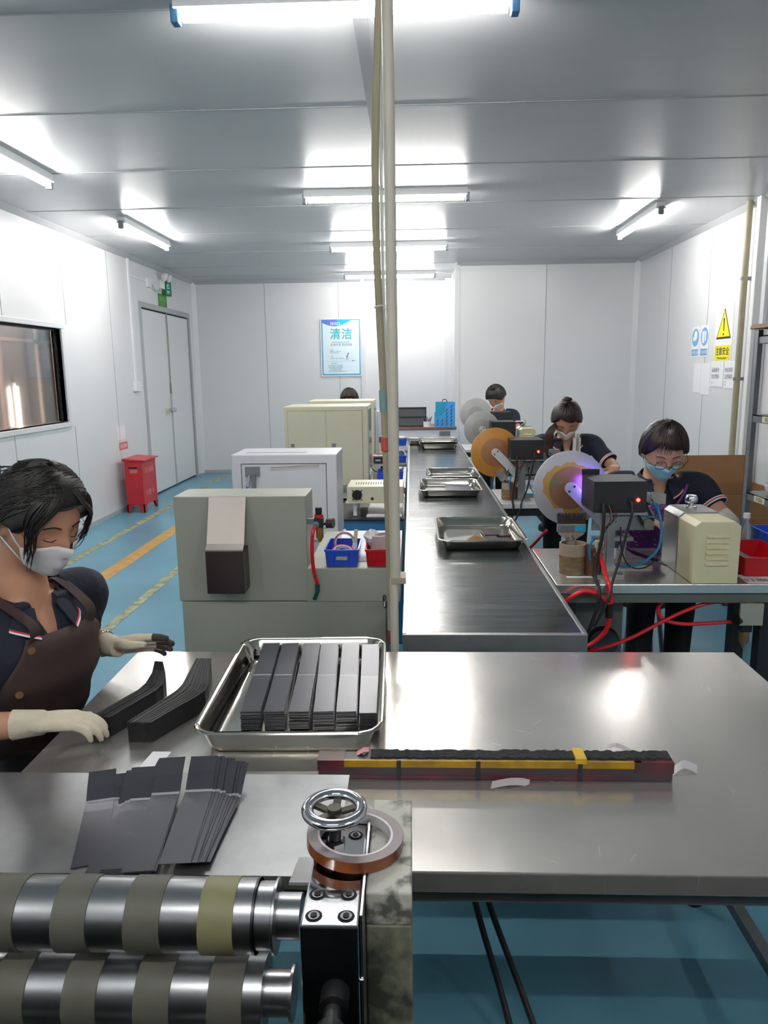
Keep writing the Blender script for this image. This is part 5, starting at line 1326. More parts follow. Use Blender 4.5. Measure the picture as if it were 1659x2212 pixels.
MB().box(cx - 0.045, cx + 0.012, cy - 0.0102, cy - 0.009, 0.958, 0.982).build('grey_label', mat('grey_label', '#6c6f74', 0.4), fe, smooth=False)
mb = MB()
for i in range(60):
    for j in range(3):
        x = cx - 0.056 + 0.112 * i / 59; y = cy - 0.006 + 0.006 * j
        mb.cyl((x, y, 0.988), (x + random.uniform(-0.004, 0.004) + (x - cx) * 0.04, y + random.uniform(-.003, .003), 1.035 + random.uniform(-0.006, 0.003)), 0.0013, 0.0006, n=4)
mb.build('bristles', mat('dark_bristles', '#4a4540', 0.8, var=0.3, scale=50), b)
jar(0.645, 4.87, SZ + 0.001, 0.052, 0.115, 'brown taped jar with spoons on the orange disc station bench')
for i, (dx, h, lb) in enumerate(((-0.01, 0.17, 'thin steel rod standing in the second brown jar'), (0.02, 0.16, 'steel spatula standing in the second brown jar'))):
    mb = MB(); mb.cyl((0.645 + dx, 4.86, 0.79), (0.65 + dx * 2, 4.86, 0.79 + h), 0.004, n=8); mb.ell((0.65 + dx * 2, 4.86, 0.80 + h), (0.010, 0.004, 0.02), nu=10, nv=8)
    tag(mb.build('stirring_rod', M_chrome), lb, 'rod')
gc = thing('glass_cup', 'small clear glass cup tilted before the orange disc', 'cup', (0.61, 4.84, 0.90))
MB().lathe([(0.0, 0), (0.025, 0), (0.032, 0.07), (0.030, 0.07), (0.023, 0.003), (0.0, 0.003)], (0.605, 4.85, 0.915), (-0.5, 0, 1), n=24, cap=False).build('cup', M_clear, gc)
tag(MB().prism([(0.59, 3.0), (0.745, 3.0), (0.735, 3.16), (0.60, 3.15)], 0.0008, (0, 0, SZ), ((1, 0, 0), (0, 1, 0), (0, 0, 1))).build('wet_mat', mat('pale_green_sheet', '#8c9290', 0.25), smooth=False), 'thin greenish sheet under the brown jar on the steel bench', 'mat')
tag(MB().box(0.635, 0.74, 2.965, 2.985, SZ, SZ + 0.001).build('label_strip', M_paper, smooth=False), 'narrow white label strip in front of the brown jar', 'label')
# bins at bench 1 right
parts_bin(1.345, 1.56, 2.96, 3.30, SZ + 0.003, 0.862, M_redp, 'red plastic bin at the right end of the steel bench', ribs=False)
tag(MB().box(1.365, 1.40, 3.0, 3.2, SZ + 0.012, 0.85).build('steel_block', M_dsteel, smooth=False, bev=0.002), 'dark steel block inside the red bin on the steel bench', 'block')
parts_bin(1.575, 1.78, 3.08, 3.46, SZ + 0.003, 0.895, M_bluep, 'blue plastic bin behind the red bin on the steel bench', ribs=False)
s = tag(MB().box(1.33, 1.6, 2.88, 3.0, SZ, SZ + 0.002).build('written_sheet', M_paper, smooth=False), 'white sheet with handwriting under the red bin', 'paper')
writing('lettering', '打磨不良品', 0.045, (1.45, 2.90, SZ + 0.002), (1, 0, 0), (0, 1, 0), mat('maroon_pen', '#6d4450', 0.6), s, sx=1.1)
bt = thing('plastic_bottle', 'clear plastic bottle at the right edge behind the red bin', 'bottle', (1.51, 3.36, SZ))
MB().lathe([(0.0, 0), (0.03, 0), (0.033, 0.01), (0.033, 0.11), (0.014, 0.15), (0.014, 0.17)], (1.52, 3.36, SZ + 0.001), n=24, cap=False).build('bottle_body', M_clear, bt)
MB().cyl((1.52, 3.36, SZ + 0.168), (1.52, 3.36, SZ + 0.19), 0.015, n=16).build('cap', M_white, bt)
# red hoses
h_ = thing('red_air_hose', 'bright red hose looping over the front edge of the steel bench', 'hose', (0.77, 2.82, 0.7))
MB().tube([(0.76, 2.96, 0.875), (0.768, 2.93, 0.85), (0.775, 2.89, 0.80), (0.778, 2.85, 0.782), (0.78, 2.835, 0.75), (0.78, 2.835, 0.705)], 0.009, n=12).build('hose', M_hosered, h_)
MB().tube([(0.55, 2.84, 0.60), (0.585, 2.835, 0.69), (0.62, 2.83, 0.735), (0.67, 2.83, 0.762), (0.72, 2.83, 0.755), (0.755, 2.83, 0.73), (0.770, 2.832, 0.705)], 0.009, n=12).build('hose', M_hosered, h_)
mb = MB(); mb.cyl((0.775, 2.834, 0.71), (0.777, 2.834, 0.655), 0.015, n=16); mb.build('coupling', M_black, h_)
MB().tube([(0.777, 2.834, 0.66), (0.775, 2.83, 0.625), (0.755, 2.83, 0.585), (0.71, 2.83, 0.545), (0.66, 2.83, 0.52)], 0.009, n=12).build('hose', M_hosered, h_)
MB().torus((0.776, 2.84, 0.83), (0, -0.6, 0.8), 0.010, 0.002, n=16, m=6).build('hose_clip', M_zinc, h_)
MB().cyl((0.752, 2.985, 0.868), (0.765, 2.955, 0.880), 0.013, n=14).build('connector', mat('brown_resin2', '#7d5038', 0.35), h_)
o = MB().tube([(0.70, 2.95, 0.46), (0.80, 2.93, 0.495), (0.90, 2.92, 0.54), (1.0, 2.915, 0.60), (1.10, 2.91, 0.655), (1.2, 2.91, 0.69), (1.31, 2.91, 0.695)], 0.0075, n=10).build('red_air_hose', M_hosered)
tag(o, 'red hose rising diagonally under the steel bench to the regulator bracket', 'hose')
o = MB().tube([(1.05, 2.93, 0.71), (1.01, 2.93, 0.68), (1.0, 2.93, 0.645), (1.03, 2.93, 0.61), (1.10, 2.925, 0.595), (1.2, 2.92, 0.6), (1.33, 2.92, 0.608)], 0.0075, n=10).build('red_air_hose', M_hosered)
tag(o, 'red hose curling in a loop under the steel bench', 'hose')
o = MB().tube([(0.585, 4.0, 0.60), (0.65, 3.9, 0.70), (0.70, 3.8, 0.80)], 0.008, n=10).build('red_air_hose', M_hosered); tag(o, 'red hose seen between the first and second stations', 'hose')
rg_ = thing('air_regulator', 'air regulator with amber bowl under the steel bench', 'regulator', (1.34, 2.9, 0.5))
MB().box(1.30, 1.39, 2.86, 2.875, 0.61, 0.70).build('bracket', M_mgrey, rg_, smooth=False, bev=0.002)
mb = MB(); mb.box(1.315, 1.36, 2.88, 2.92, 0.575, 0.65); mb.cyl((1.315, 2.885, 0.625), (1.29, 2.875, 0.63), 0.022, n=20); mb.build('body', M_black, rg_, bev=0.002)
MB().lathe([(0.003, 0), (0.008, 0.015), (0.019, 0.03), (0.020, 0.075)], (1.338, 2.90, 0.50), n=18).build('filter_bowl', mat('brown_bowl', '#7d5f45', 0.3), rg_)
# motor box under the bench
mu = thing('drive_motor', 'dark motor unit with round cover under the steel bench', 'motor', (0.75, 3.05, 0))
MB().box(0.67, 0.88, 3.0, 3.3, 0.0, 0.69).build('housing', mat('dim_grey_paint', '#5b5f5d', 0.5, var=0.2, scale=6), mu, smooth=False, bev=0.004)
MB().lathe([(0.0, 0.02), (0.06, 0.02), (0.07, 0.0)], (0.80, 3.0, 0.49), (0, -1, 0), n=32).build('round_cover', M_dsteel, mu)
# metal rack
rk = thing('metal_rack', 'grey metal shelving rack at the right edge of the room', 'rack', (2.2, 3.7, 0))
for x in (1.865, 2.45):
    for y in (3.2, 4.2):
        sx_ = 1 if x < 2 else -1; sy_ = -1 if y > 4 else 1
        mb = MB(); mb.box(min(x, x + 0.045 * sx_), max(x, x + 0.045 * sx_), min(y, y + 0.004 * sy_), max(y, y + 0.004 * sy_), 0, 1.82); mb.box(min(x, x + 0.004 * sx_), max(x, x + 0.004 * sx_), min(y, y + 0.045 * sy_), max(y, y + 0.045 * sy_), 0, 1.82)
        mb.build('upright', M_zinc, rk, smooth=False)
for z in (1.78, 1.36, 0.93, 0.45):
    mb = MB(); mb.box(1.87, 2.49, 3.2, 4.2, z, z + 0.006)
    mb.box(1.87, 1.873, 3.2, 4.2, z - 0.035, z + 0.006); mb.box(1.87, 2.49, 3.2, 3.203, z - 0.035, z + 0.006); mb.box(1.87, 2.49, 4.197, 4.2, z - 0.035, z + 0.006)
    mb.build('shelf', M_zinc, rk, smooth=False)
for y, z, s_t in ((3.98, 1.333, '成品'), (4.0, 0.903, '半成品')):
    lb = MB().box(1.8675, 1.8695, y - 0.06, y + 0.06, z - 0.002, z + 0.03).build('shelf_label', mat('cream_label', '#d9d3b0', 0.6), rk, smooth=False)
    writing('lettering', s_t, 0.026, (1.867, y, z + 0.005), (0, -1, 0), (0, 0, 1), M_ink, lb)
tag(MB().prism([(1.84, 1.822), (2.5, 1.822), (2.5, 1.852), (1.85, 1.846)], 1.0, (0, 3.22, 0)).build('board', mat('pinkish_board', '#a88a78', 0.7, var=0.15, scale=8), smooth=False, bev=0.008), 'pinkish brown board lying on top of the metal rack', 'board')
tag(MB().box(2.02, 2.3, 3.9, 4.12, 1.367, 1.50).build('blue_white_box', mat('bluish_carton', '#9aa3b5', 0.6), smooth=False, bev=0.003), 'pale blue-grey box on the upper middle rack shelf', 'box')
mb = MB(); mb.ell((2.02, 4.05, 0.975), (0.10, 0.09, 0.045), nu=18, nv=10)
for i, v in enumerate(mb.v): mb.v[i] = v + V([random.uniform(-.012, .012) for _ in range(3)])
for v in mb.v: v.z = max(v.z, 0.938)
tag(mb.build('plastic_bag', M_bag, smooth=False), 'crumpled milky plastic bag on the lower rack shelf', 'bag')
# cardboard boxes
def carton(x0, x1, y0, y1, z1, label, open_=True, z0=0.0):
    t = thing('cardboard_box', label, 'box', ((x0 + x1) / 2, (y0 + y1) / 2, z0))
    mb = MB(); w = 0.006
    mb.box(x0, x1, y0, y0 + w, z0, z1); mb.box(x0, x1, y1 - w, y1, z0, z1); mb.box(x0, x0 + w, y0, y1, z0, z1); mb.box(x1 - w, x1, y0, y1, z0, z1); mb.box(x0, x1, y0, y1, z0, z0 + w)
    if not open_: mb.box(x0, x1, y0, y1, z1 - w, z1)
    mb.build('carton', M_card, t, smooth=False)
    return t
c = carton(2.25, 3.02, 5.9, 6.6, 0.62, 'large open cardboard box against the right wall')
MB().obox((2.64, 6.63, 0.73), (0.75, 0.006, 0.26), Matrix.Rotation(-0.15, 3, 'X')).build('flap', M_card, c, smooth=False)
c = carton(2.15, 2.85, 5.0, 5.6, 0.50, 'cardboard box with white sticker in front of the large one')
MB().box(2.33, 2.42, 4.996, 5.0, 0.35, 0.47).build('sticker', M_paper, c, smooth=False)
MB().obox((2.30, 4.93, 0.42), (0.30, 0.006, 0.26), Matrix.Rotation(0.45, 3, 'X')).build('flap', M_card, c, smooth=False)
# ------------------------------------------------------------------ people
def headpt(lon, lat, k=1.0):
    """point of a head in head space: x right, y forward, z up; unit ~ metres; lon 0 = face"""
    cl, sl_ = math.cos(lat), math.sin(lat)
    x = math.sin(lon) * cl; y = math.cos(lon) * cl; z = sl_
    px, py, pz = x * 0.076, y * 0.094, z * 0.118
    front = max(0, y)
    if z < 0:
        t = -z
        px *= 1 - 0.34 * t ** 1.6
        if y < 0: py *= 1 - 0.45 * t ** 1.2
        else: py *= 1 + 0.0 * t
        if y < 0: pz *= 1 - 0.12 * (-y)
    else:
        px *= 1 + 0.03 * z
        if y < 0: py *= 1.06
    # flatten the face
    if y > 0.55: py -= (y - 0.55) * 0.018
    def g(cx, cz, sx, sz, a):
        return a * math.exp(-((px - cx) / sx) ** 2 - ((pz - cz) / sz) ** 2) if y > 0 else 0
    d = 0
    d += g(0, -0.018, 0.011, 0.016, 0.018) + g(0, 0.004, 0.008, 0.02, 0.008) + g(0, -0.028, 0.016, 0.008, 0.006)   # nose
    d -= g(0.031, 0.006, 0.017, 0.012, 0.007) + g(-0.031, 0.006, 0.017, 0.012, 0.007)                            # eye sockets
    d += g(0.03, 0.026, 0.022, 0.008, 0.004) + g(-0.03, 0.026, 0.022, 0.008, 0.004)                              # brows
    d += g(0.042, -0.022, 0.018, 0.018, 0.004) + g(-0.042, -0.022, 0.018, 0.018, 0.004)                          # cheeks
    d += g(0, -0.052, 0.020, 0.006, 0.005) + g(0, -0.064, 0.018, 0.006, 0.005) - g(0, -0.058, 0.02, 0.002, 0.003) # lips
    d += g(0, -0.092, 0.022, 0.016, 0.006)                                                                       # chin
    return V((px, py + d, pz))
def headgrid(mb, T, off=None, nu=64, nv=44, mi=None):
    rg = []
    for j in range(nv + 1):
        lat = -PI / 2 * 0.985 + PI * 0.985 * j / nv
        r = []
        for i in range(nu):
            lon = 2 * PI * i / nu
            p = headpt(lon, lat)
            if off:
                o = off(lon if lon <= PI else lon - 2 * PI, lat)
                n = V((p.x / 0.076 ** 2, p.y / 0.094 ** 2, p.z / 0.118 ** 2)).normalized()
                p = p + n * o
            r.append(T @ p)
        rg.append(r)
    return mb.rings(rg, True, True, True, mi)
def head_T(c, fwd, roll=0.0, s=1.0):
    f = V(fwd).normalized(); r = f.cross(V((0, 0, 1))).normalized(); u = r.cross(f)
    if roll: 
        q = Matrix.Rotation(roll, 3, f); r = q @ r; u = q @ u
    M = Matrix((r * s, f * s, u * s)).transposed().to_4x4(); M.translation = V(c)
    return M
def chain(mb, pts, rad, n=20, sm=5):
    pts = [V(p) for p in pts]
    mb.tube(pts, 0, n=n, radii=rad, smooth=sm if len(pts) > 2 else 0)
    for p, r in ((pts[0], rad[0]), (pts[-1], rad[-1])): mb.ell(p, (r, r, r), nu=16, nv=10)
def hand(mb, wrist, D, N, S, s=1.0, curl=(0.3, 0.35, 0.4, 0.45), thumb=(0.6, 0.75, -0.25), extra=0.0, spread=0.12, tips=None):
    D = V(D).normalized(); N = V(N); N = (N - D * N.dot(D)).normalized(); S = V(S); S = (S - D * S.dot(D) - N * S.dot(N)).normalized()
    W = V(wrist)
    offs = (0.029, 0.0095, -0.010, -0.028); lens = (0.070, 0.078, 0.073, 0.058)
    rr = (0.0085, 0.0088, 0.0083, 0.0074)
    ends = []
    for k in range(4):
        base = W + S * offs[k] * 0.6 * s
        kn = W + D * (0.088 - 0.004 * abs(k - 1.2)) * s + S * offs[k] * s
        mb.tube([base, (base + kn) / 2 + N * 0.002 * s, kn], 0, n=12, radii=[(0.015 + extra) * s, (0.0135 + extra) * s, (rr[k] + 0.003 + extra) * s], smooth=3)
        d = (D + S * offs[k] * spread * 25 * 0.35).normalized(); p = kn
        pts = [p]; c = curl[k]
        ax = d.cross(N).normalized()
        ang = 0
        for q, fr in enumerate((0.45, 0.31, 0.24)):
            ang += c * (0.8 if q == 0 else 1.0)
            dd = Matrix.Rotation(-ang, 3, ax) @ d
            # bend towards -N
            if (Matrix.Rotation(-c, 3, ax) @ d).dot(N) > 0: dd = Matrix.Rotation(ang, 3, ax) @ d
            p = p + dd * lens[k] * fr * s
            pts.append(p)
        r = (rr[k] + extra) * s
        mb.tube(pts, 0, n=12, radii=[r * 1.12, r * 1.05, r * 0.95, r * 0.72], smooth=3)
        mb.ell(pts[-1], (r * 0.74,) * 3, nu=10, nv=8); mb.ell(pts[0], (r * 1.15,) * 3, nu=10, nv=8)
        ends.append(pts)
        if tips is not None:
            tips.tube(pts[1:], 0, n=12, radii=[r * 1.13, r * 1.02, r * 0.8], smooth=3)
            tips.ell(pts[-1], (r * 0.86,) * 3, nu=10, nv=8)
    # palm filling
    R = Matrix((D, S, N)).transposed()
    mb.ell(W + D * 0.048 * s, ((0.05 + extra) * s, (0.036 + extra) * s, (0.0145 + extra) * s), R, nu=20, nv=12)
    t0 = W + D * 0.018 * s + S * 0.022 * s - N * 0.006 * s
    td = (D * thumb[0] + S * thumb[1] + N * thumb[2]).normalized()
    t1 = t0 + td * 0.040 * s; t2 = t1 + (td + D * 0.5).normalized() * 0.034 * s; t3 = t2 + (td * 0.6 + D * 0.8).normalized() * 0.026 * s
    mb.tube([t0, t1, t2, t3], 0, n=12, radii=[(0.015 + extra) * s, (0.0125 + extra) * s, (0.0105 + extra) * s, (0.008 + extra) * s], smooth=3)
    mb.ell(t3, ((0.0085 + extra) * s,) * 3, nu=10, nv=8)
    return ends, (t1, t2, t3)
def remesh(o, vox, sm=6, fac=0.5):
    r = o.modifiers.new('remesh', 'REMESH'); r.mode = 'VOXEL'; r.voxel_size = vox; r.use_smooth_shade = True
    s = o.modifiers.new('smooth', 'SMOOTH'); s.factor = fac; s.iterations = sm
    return o
def torso_rings(C, pel, Fh, grow=0.0, a0=0, a1=2 * PI, n=40, sect=None, closed=True):
    """rings from the pelvis to the neck; Fh horizontal facing"""
    Fh = V((Fh[0], Fh[1], 0)).normalized(); L = V((-Fh.y, Fh.x, 0))
    rg = []
    for (u, hw, hd, fo) in sect:
        c = V(pel) + (V(C) - V(pel)) * u + Fh * fo
        r = []
        for k in range(n if closed else n + 1):
            a = a0 + (a1 - a0) * k / n
            ca, sa = math.cos(a), math.sin(a)
            e = 2.4
            q = (abs(ca) ** e + abs(sa) ** e) ** (-1 / e)
            r.append(c + Fh * ca * q * (hd + grow) + L * sa * q * (hw + grow))
        rg.append(r)
    return rg
SECT = [(0.0, 0.17, 0.13, 0), (0.12, 0.175, 0.135, 0), (0.35, 0.15, 0.12, 0.01), (0.6, 0.155, 0.12, 0.02), (0.78, 0.17, 0.115, 0.02), (0.9, 0.178, 0.095, 0.0), (0.97, 0.15, 0.075, -0.005), (1.03, 0.085, 0.06, 0.0)]

def person(label, C, pel, Fh, headc, hf, arms, hand_pose, hs=1.12, hair=M_hair, skin=M_skin, mask=M_maskw, apron=M_apron, vox=0.006, legs=True,
           hairfn=None, gloves=False, roll=0.0, sleeve_to=0.75, apron_m=None, bangs=True, detail=1, shoulder=0.19, sect=SECT):
    C = V(C); pel = V(pel); Fh = V((Fh[0], Fh[1], 0)).normalized(); L = V((-Fh.y, Fh.x, 0))
    T0 = thing('person', label, 'person', (pel.x, pel.y, 0))
    T = head_T(headc, hf, roll, hs)
    Hc = V(headc); up = (T.to_3x3() @ V((0, 0, 1))).normalized(); fw = (T.to_3x3() @ V((0, 1, 0))).normalized(); rt_ = (T.to_3x3() @ V((1, 0, 0))).normalized()
    body = MB()
    headgrid(body, T, nu=72, nv=50)
    for s in (-1, 1):
        body.ell(T @ V((s * 0.077, -0.008, -0.004)), (0.007 * hs, 0.017 * hs, 0.030 * hs), T.to_3x3().normalized() @ Matrix.Rotation(-0.25, 3, 'X'), nu=14, nv=10)
    nb = C + V((0, 0, 0.02)); nt_ = T @ V((0, -0.03, -0.07))
    chain(body, [nb - V((0, 0, 0.05)), (nb + nt_) / 2 - fw * 0.01, nt_], [0.075, 0.056, 0.058])
    body.rings(torso_rings(C, pel, Fh, 0, sect=sect))
    sh = MB()   # shirt
    sh.rings(torso_rings(C, pel, Fh, 0.010, sect=[q for q in sect if q[0] < 1.0] + [(1.0, 0.125, 0.075, 0.0), (1.03, 0.098, 0.072, 0.0)]))
    gl = None; gls = []; tp = MB()
    cuff = []
    for (side, elbow, wrist), hp in zip(arms, hand_pose):
        S0 = C + L * side * shoulder - V((0, 0, 0.035))
        E = V(elbow); W = V(wrist)
        chain(body, [C + L * side * shoulder * 0.55 - V((0, 0, 0.02)), S0, S0.lerp(E, 0.5), E], [0.05, 0.054, 0.045, 0.040])
        chain(body, [E, E.lerp(W, 0.4), W], [0.040, 0.037, 0.026])
        P = S0.lerp(E, sleeve_to)
        sh.tube([C + L * side * shoulder * 0.5 - V((0, 0, 0.015)), S0 + V((0, 0, 0.008)), S0.lerp(E, 0.45), P], 0, n=24, radii=[0.062, 0.066, 0.061, 0.063], smooth=5)
        cuff.append((P, (E - S0).normalized()))
        if hp:
            gl = MB(); gls.append(gl)
            m_ = gl if gloves else body
            if gloves: hand(body, W, *hp['f'], s=hp.get('s', 1), curl=hp['c'], thumb=hp.get('t', (0.6, 0.75, -0.25)), extra=-0.0045)
            ends, th = hand(m_, W, *hp['f'], s=hp.get('s', 1), curl=hp['c'], thumb=hp.get('t', (0.6, 0.75, -0.25)), extra=0.0012 if gloves else 0, tips=tp if hp.get('tips') else None)
            if gloves:
                d = (W - E).normalized()
                gl.tube([W + d * 0.02, W - d * 0.01, W - d * 0.05], 0, n=20, radii=[0.027, 0.030, 0.034], smooth=3)
    if legs:
        for s in (-1, 1):
            hip = pel + L * s * 0.09; kn = hip + Fh * 0.42 + V((0, 0, 0.02)); an = V((kn.x, kn.y, 0.09)) - Fh * 0.03
            chain(body, [hip, hip.lerp(kn, 0.5), kn], [0.085, 0.078, 0.060]); chain(body, [kn, kn.lerp(an, 0.4), an], [0.060, 0.052, 0.038])
            body.ell(an + Fh * 0.07 - V((0, 0, 0.05)), (0.12, 0.045, 0.035), Matrix((Fh, L, V((0, 0, 1)))).transposed(), nu=16, nv=10)
    b = body.build('body', skin, T0); remesh(b, vox)
    so = sh.build('polo_shirt', M_navy, T0); remesh(so, 0.005 if gloves else 0.007, 8)
    # the open placket is cut cleanly out of the shirt front
    ct = MB(); Z_ = V((0, 0, 1))
    ct.prism([(-0.006, -0.115), (0.006, -0.115), (0.060, 0.09), (-0.060, 0.09)], 0.3, C + Fh * 0.035, (L, Z_, Fh))
    co_ = ct.build('cutter', M_navy, smooth=False)
    bo = so.modifiers.new('neck', 'BOOLEAN'); bo.operation = 'DIFFERENCE'; bo.object = co_; bo.solver = 'EXACT'
    dg = bpy.context.evaluated_depsgraph_get(); dg.update()
    nm_ = bpy.data.meshes.new_from_object(so.evaluated_get(dg))
    so.modifiers.clear(); so.data = nm_
    for p_ in nm_.polygons: p_.use_smooth = True
    bpy.data.objects.remove(co_)
    if gloves:
        for gq in gls:
            g_ = gq.build('glove', M_glove, T0); remesh(g_, 0.0035, 3)
    if tp.v: tp.build('blackened_fingers', M_gtip, T0)
    if legs:
        tr = MB()
        for s in (-1, 1):
            hip = pel + L * s * 0.09; kn = hip + Fh * 0.42 + V((0, 0, 0.02)); an = V((kn.x, kn.y, 0.10)) - Fh * 0.03
            chain(tr, [hip, hip.lerp(kn, 0.5), kn], [0.10, 0.092, 0.072]); chain(tr, [kn, kn.lerp(an, 0.4), an], [0.072, 0.064, 0.055])
        tr.ell(pel, (0.19, 0.16, 0.12))
        to = tr.build('trousers', mat('dark_trousers', '#1a1b20', 0.85, var=0.2, scale=10), T0); remesh(to, 0.01, 3)
    # sleeve cuffs
    for P, d in cuff:
        for k, (m_, nm) in enumerate(((M_strw, 'sleeve_stripe'), (M_strr, 'sleeve_stripe'), (M_strw, 'sleeve_stripe'))):
            c = P - d * (0.006 + 0.006 * k)
            MB().lathe([(0.064, -0.003), (0.0685, -0.003), (0.0685, 0.003), (0.064, 0.003)], c, d, n=32, cap=False).build(nm, m_, T0)
    # collar: two leaves
    col = MB(); st = MB(); st2 = MB()
    for s in (-1, 1):
        rgs = []; e1 = []; e2 = []
        for k in range(13):
            a = PI - s * PI * 0.86 * k / 12 if False else PI * (1 - 0.86 * k / 12)
            dirv = Fh * math.cos(a) + L * s * math.sin(a)
            q = 0.068 + 0.008 * math.sin(a)
            top = nb + dirv * q + V((0, 0, 0.038 - 0.062 * (k / 12) ** 1.7)) + Fh * (0.02 * k / 12)
            out = top + dirv * (0.030 + 0.020 * (k / 12)) - V((0, 0, 0.038 + 0.030 * (k / 12)))
            nrm = (dirv + V((0, 0, 0.7))).normalized() * 0.004
            rgs.append([top, top + nrm, out + nrm, out]); e = (out - top).normalized()
            e1.append([out + nrm * 1.3 - e * 0.005, out + nrm * 1.3 - e * 0.010, out + nrm * 0.9 - e * 0.010, out + nrm * 0.9 - e * 0.005])
            e2.append([out + nrm * 1.3 - e * 0.0, out + nrm * 1.3 - e * 0.005, out + nrm * 0.9 - e * 0.005, out - e * 0.0])
        col.rings(rgs); st.rings(e1); st2.rings(e2)
    co = col.build('collar', M_navy, T0)
    st.build('collar_stripe', M_strr, T0); st2.build('collar_stripe', M_strw, T0)
    # hair cap
    def default_hair(lon, lat):
        al = abs(lon)
        line = 0.62 if al < 0.6 else (0.62 - (al - 0.6) * 1.15 if al < 1.55 else (-0.47 - (al - 1.55) * 0.35))
        if al > 1.35 and al < 1.85: line = max(line, -0.05)
        t = (lat - line) / 0.10
        t = max(0, min(1, t))
        return -0.010 + (0.026 * t) + 0.004 * math.sin(lon * 23 + lat * 5) * t * 0.6
    hm = MB(); headgrid(hm, T, hairfn or default_hair, nu=96, nv=60)
    hm.build('hair', hair, T0, ang=80)
    # strands following the skull
    def onhead(lon, lat, off): 
        p = headpt(lon, lat); n = V((p.x / 0.076 ** 2, p.y / 0.094 ** 2, p.z / 0.118 ** 2)).normalized()
        return T @ (p + n * off)
    # mask
    mk = MB()
    nu, nv = 20, 12
    grid = []
    for j in range(nv + 1):
        v = j / nv
        row = []
        for i in range(nu + 1):
            lon = -1.16 + 2.32 * i / nu
            e = abs(lon) / 1.16
            lat0, lat1 = -1.16 + 0.40 * e ** 2, -0.10 - 0.18 * e ** 2
            lat = lat0 + (lat1 - lat0) * v
            off = 0.004 + 0.012 * math.exp(-(lon / 0.5) ** 2) * math.sin(PI * min(1, v * 1.05) * 0.9 + 0.15) + 0.005 * math.exp(-(lon / 0.22) ** 2) * v + 0.0012 * math.sin(v * PI * 8) * (1 - e)
            p = headpt(lon, lat)
            # bridge the nose sides
            row.append(onhead(lon, lat, off))
        grid.append(row)
    vs = [p for r in grid for p in r]
    fs = [(j * (nu + 1) + i, j * (nu + 1) + i + 1, (j + 1) * (nu + 1) + i + 1, (j + 1) * (nu + 1) + i) for j in range(nv) for i in range(nu)]
    if mask:
        mk.add(vs, fs)
        mo = mk.build('face_mask', mask, T0)
        sd = mo.modifiers.new('solid', 'SOLIDIFY'); sd.thickness = 0.0015
        for s in (-1, 1):
            ear = T @ V((s * 0.086, -0.022, 0.004))
            mb = MB()
            mb.tube([onhead(s * 1.14, -0.30, 0.004), onhead(s * 1.3, -0.10, 0.007), T @ V((s * 0.084, -0.012, 0.024)), ear, T @ V((s * 0.083, -0.022, -0.02)), onhead(s * 1.3, -0.5, 0.006), onhead(s * 1.13, -0.72, 0.004)], 0.0018, n=6)
            mb.build('ear_loop', mask, T0)
    # eyebrows, closed-looking lids
    for s in (-1, 1):
        def fp(x, z, off=0.0015):
            best = None
            lat = math.asin(max(-1, min(1, z / 0.118))); lon = math.asin(max(-1, min(1, x / (0.076 * max(0.3, math.cos(lat))))))
            return T @ (headpt(lon, lat) + V((0, off, 0)))
        MB().tube([fp(s * 0.014, 0.024), fp(s * 0.03, 0.029), fp(s * 0.047, 0.022)], 0.0015, n=6).build('eyebrow', hair, T0)
        mb = MB(); mb.ell(fp(s * 0.031, 0.002, -0.0085), (0.015 * hs, 0.010 * hs, 0.009 * hs), T.to_3x3().normalized(), nu=18, nv=12); mb.build('eyelid', skin, T0)
        MB().tube([fp(s * 0.019, -0.003, 0.001), fp(s * 0.031, -0.0065, 0.0025), fp(s * 0.043, -0.003, 0.0005)], 0.0011, n=6).build('eyelashes', hair, T0)
    return T0, T, onhead, C, L, Fh, fw, up, nb

# --- seated worker at the left of the foreground table
SECT0 = [(0.0, 0.185, 0.15, 0), (0.15, 0.185, 0.15, 0), (0.38, 0.17, 0.14, 0.03), (0.6, 0.17, 0.135, 0.045), (0.78, 0.175, 0.125, 0.035), (0.9, 0.178, 0.10, 0.01), (0.97, 0.155, 0.08, -0.005), (1.03, 0.085, 0.06, 0.0)]
def hair0(lon, lat):
    al = abs(lon)
    line = 0.50 if al < 0.5 else (0.50 - (al - 0.5) * 0.75 if al < 1.25 else 0.0)
    if al > 1.25: line = -0.02 if al < 1.75 else -0.02 - (al - 1.75) * 0.9
    t = max(0, min(1, (lat - line) / 0.10))
    return -0.010 + 0.030 * t + 0.0014 * math.sin(lon * 47 + 3 * math.sin(lat * 4)) * t
C0 = (-1.005, 1.80, 1.055); pel0 = (-1.17, 1.90, 0.56)
p0, T, onh, C_, L_, Fh_, fw_, up_, nb_ = person('seated worker at left in navy polo, brown apron, white mask and cream gloves sorting strips',
    C0, pel0, (0.9, -0.43), (-0.915, 1.75, 1.275), (0.86, -0.42, -0.40),
    [(1, (-1.00, 2.06, 0.86), (-0.835, 1.945, 0.872)), (-1, (-1.15, 1.44, 0.86), (-0.84, 1.505, 0.862))],
    [dict(f=((1, 0.10, 0.10), (-0.1, 0.75, 0.65), (0.0, -0.8, 0.4)), c=(0.12, 0.16, 0.22, 0.3), t=(0.75, 0.55, -0.5), tips=True, s=1.0),
     dict(f=((1, 0.18, -0.02), (-0.05, 0.0, 1), (0.1, 1, 0)), c=(0.35, 0.4, 0.42, 0.45), s=1.0)],
    hs=1.12, hair=M_hair, vox=0.005, gloves=True, hairfn=hair0, apron=None, sleeve_to=0.85, sect=SECT0)
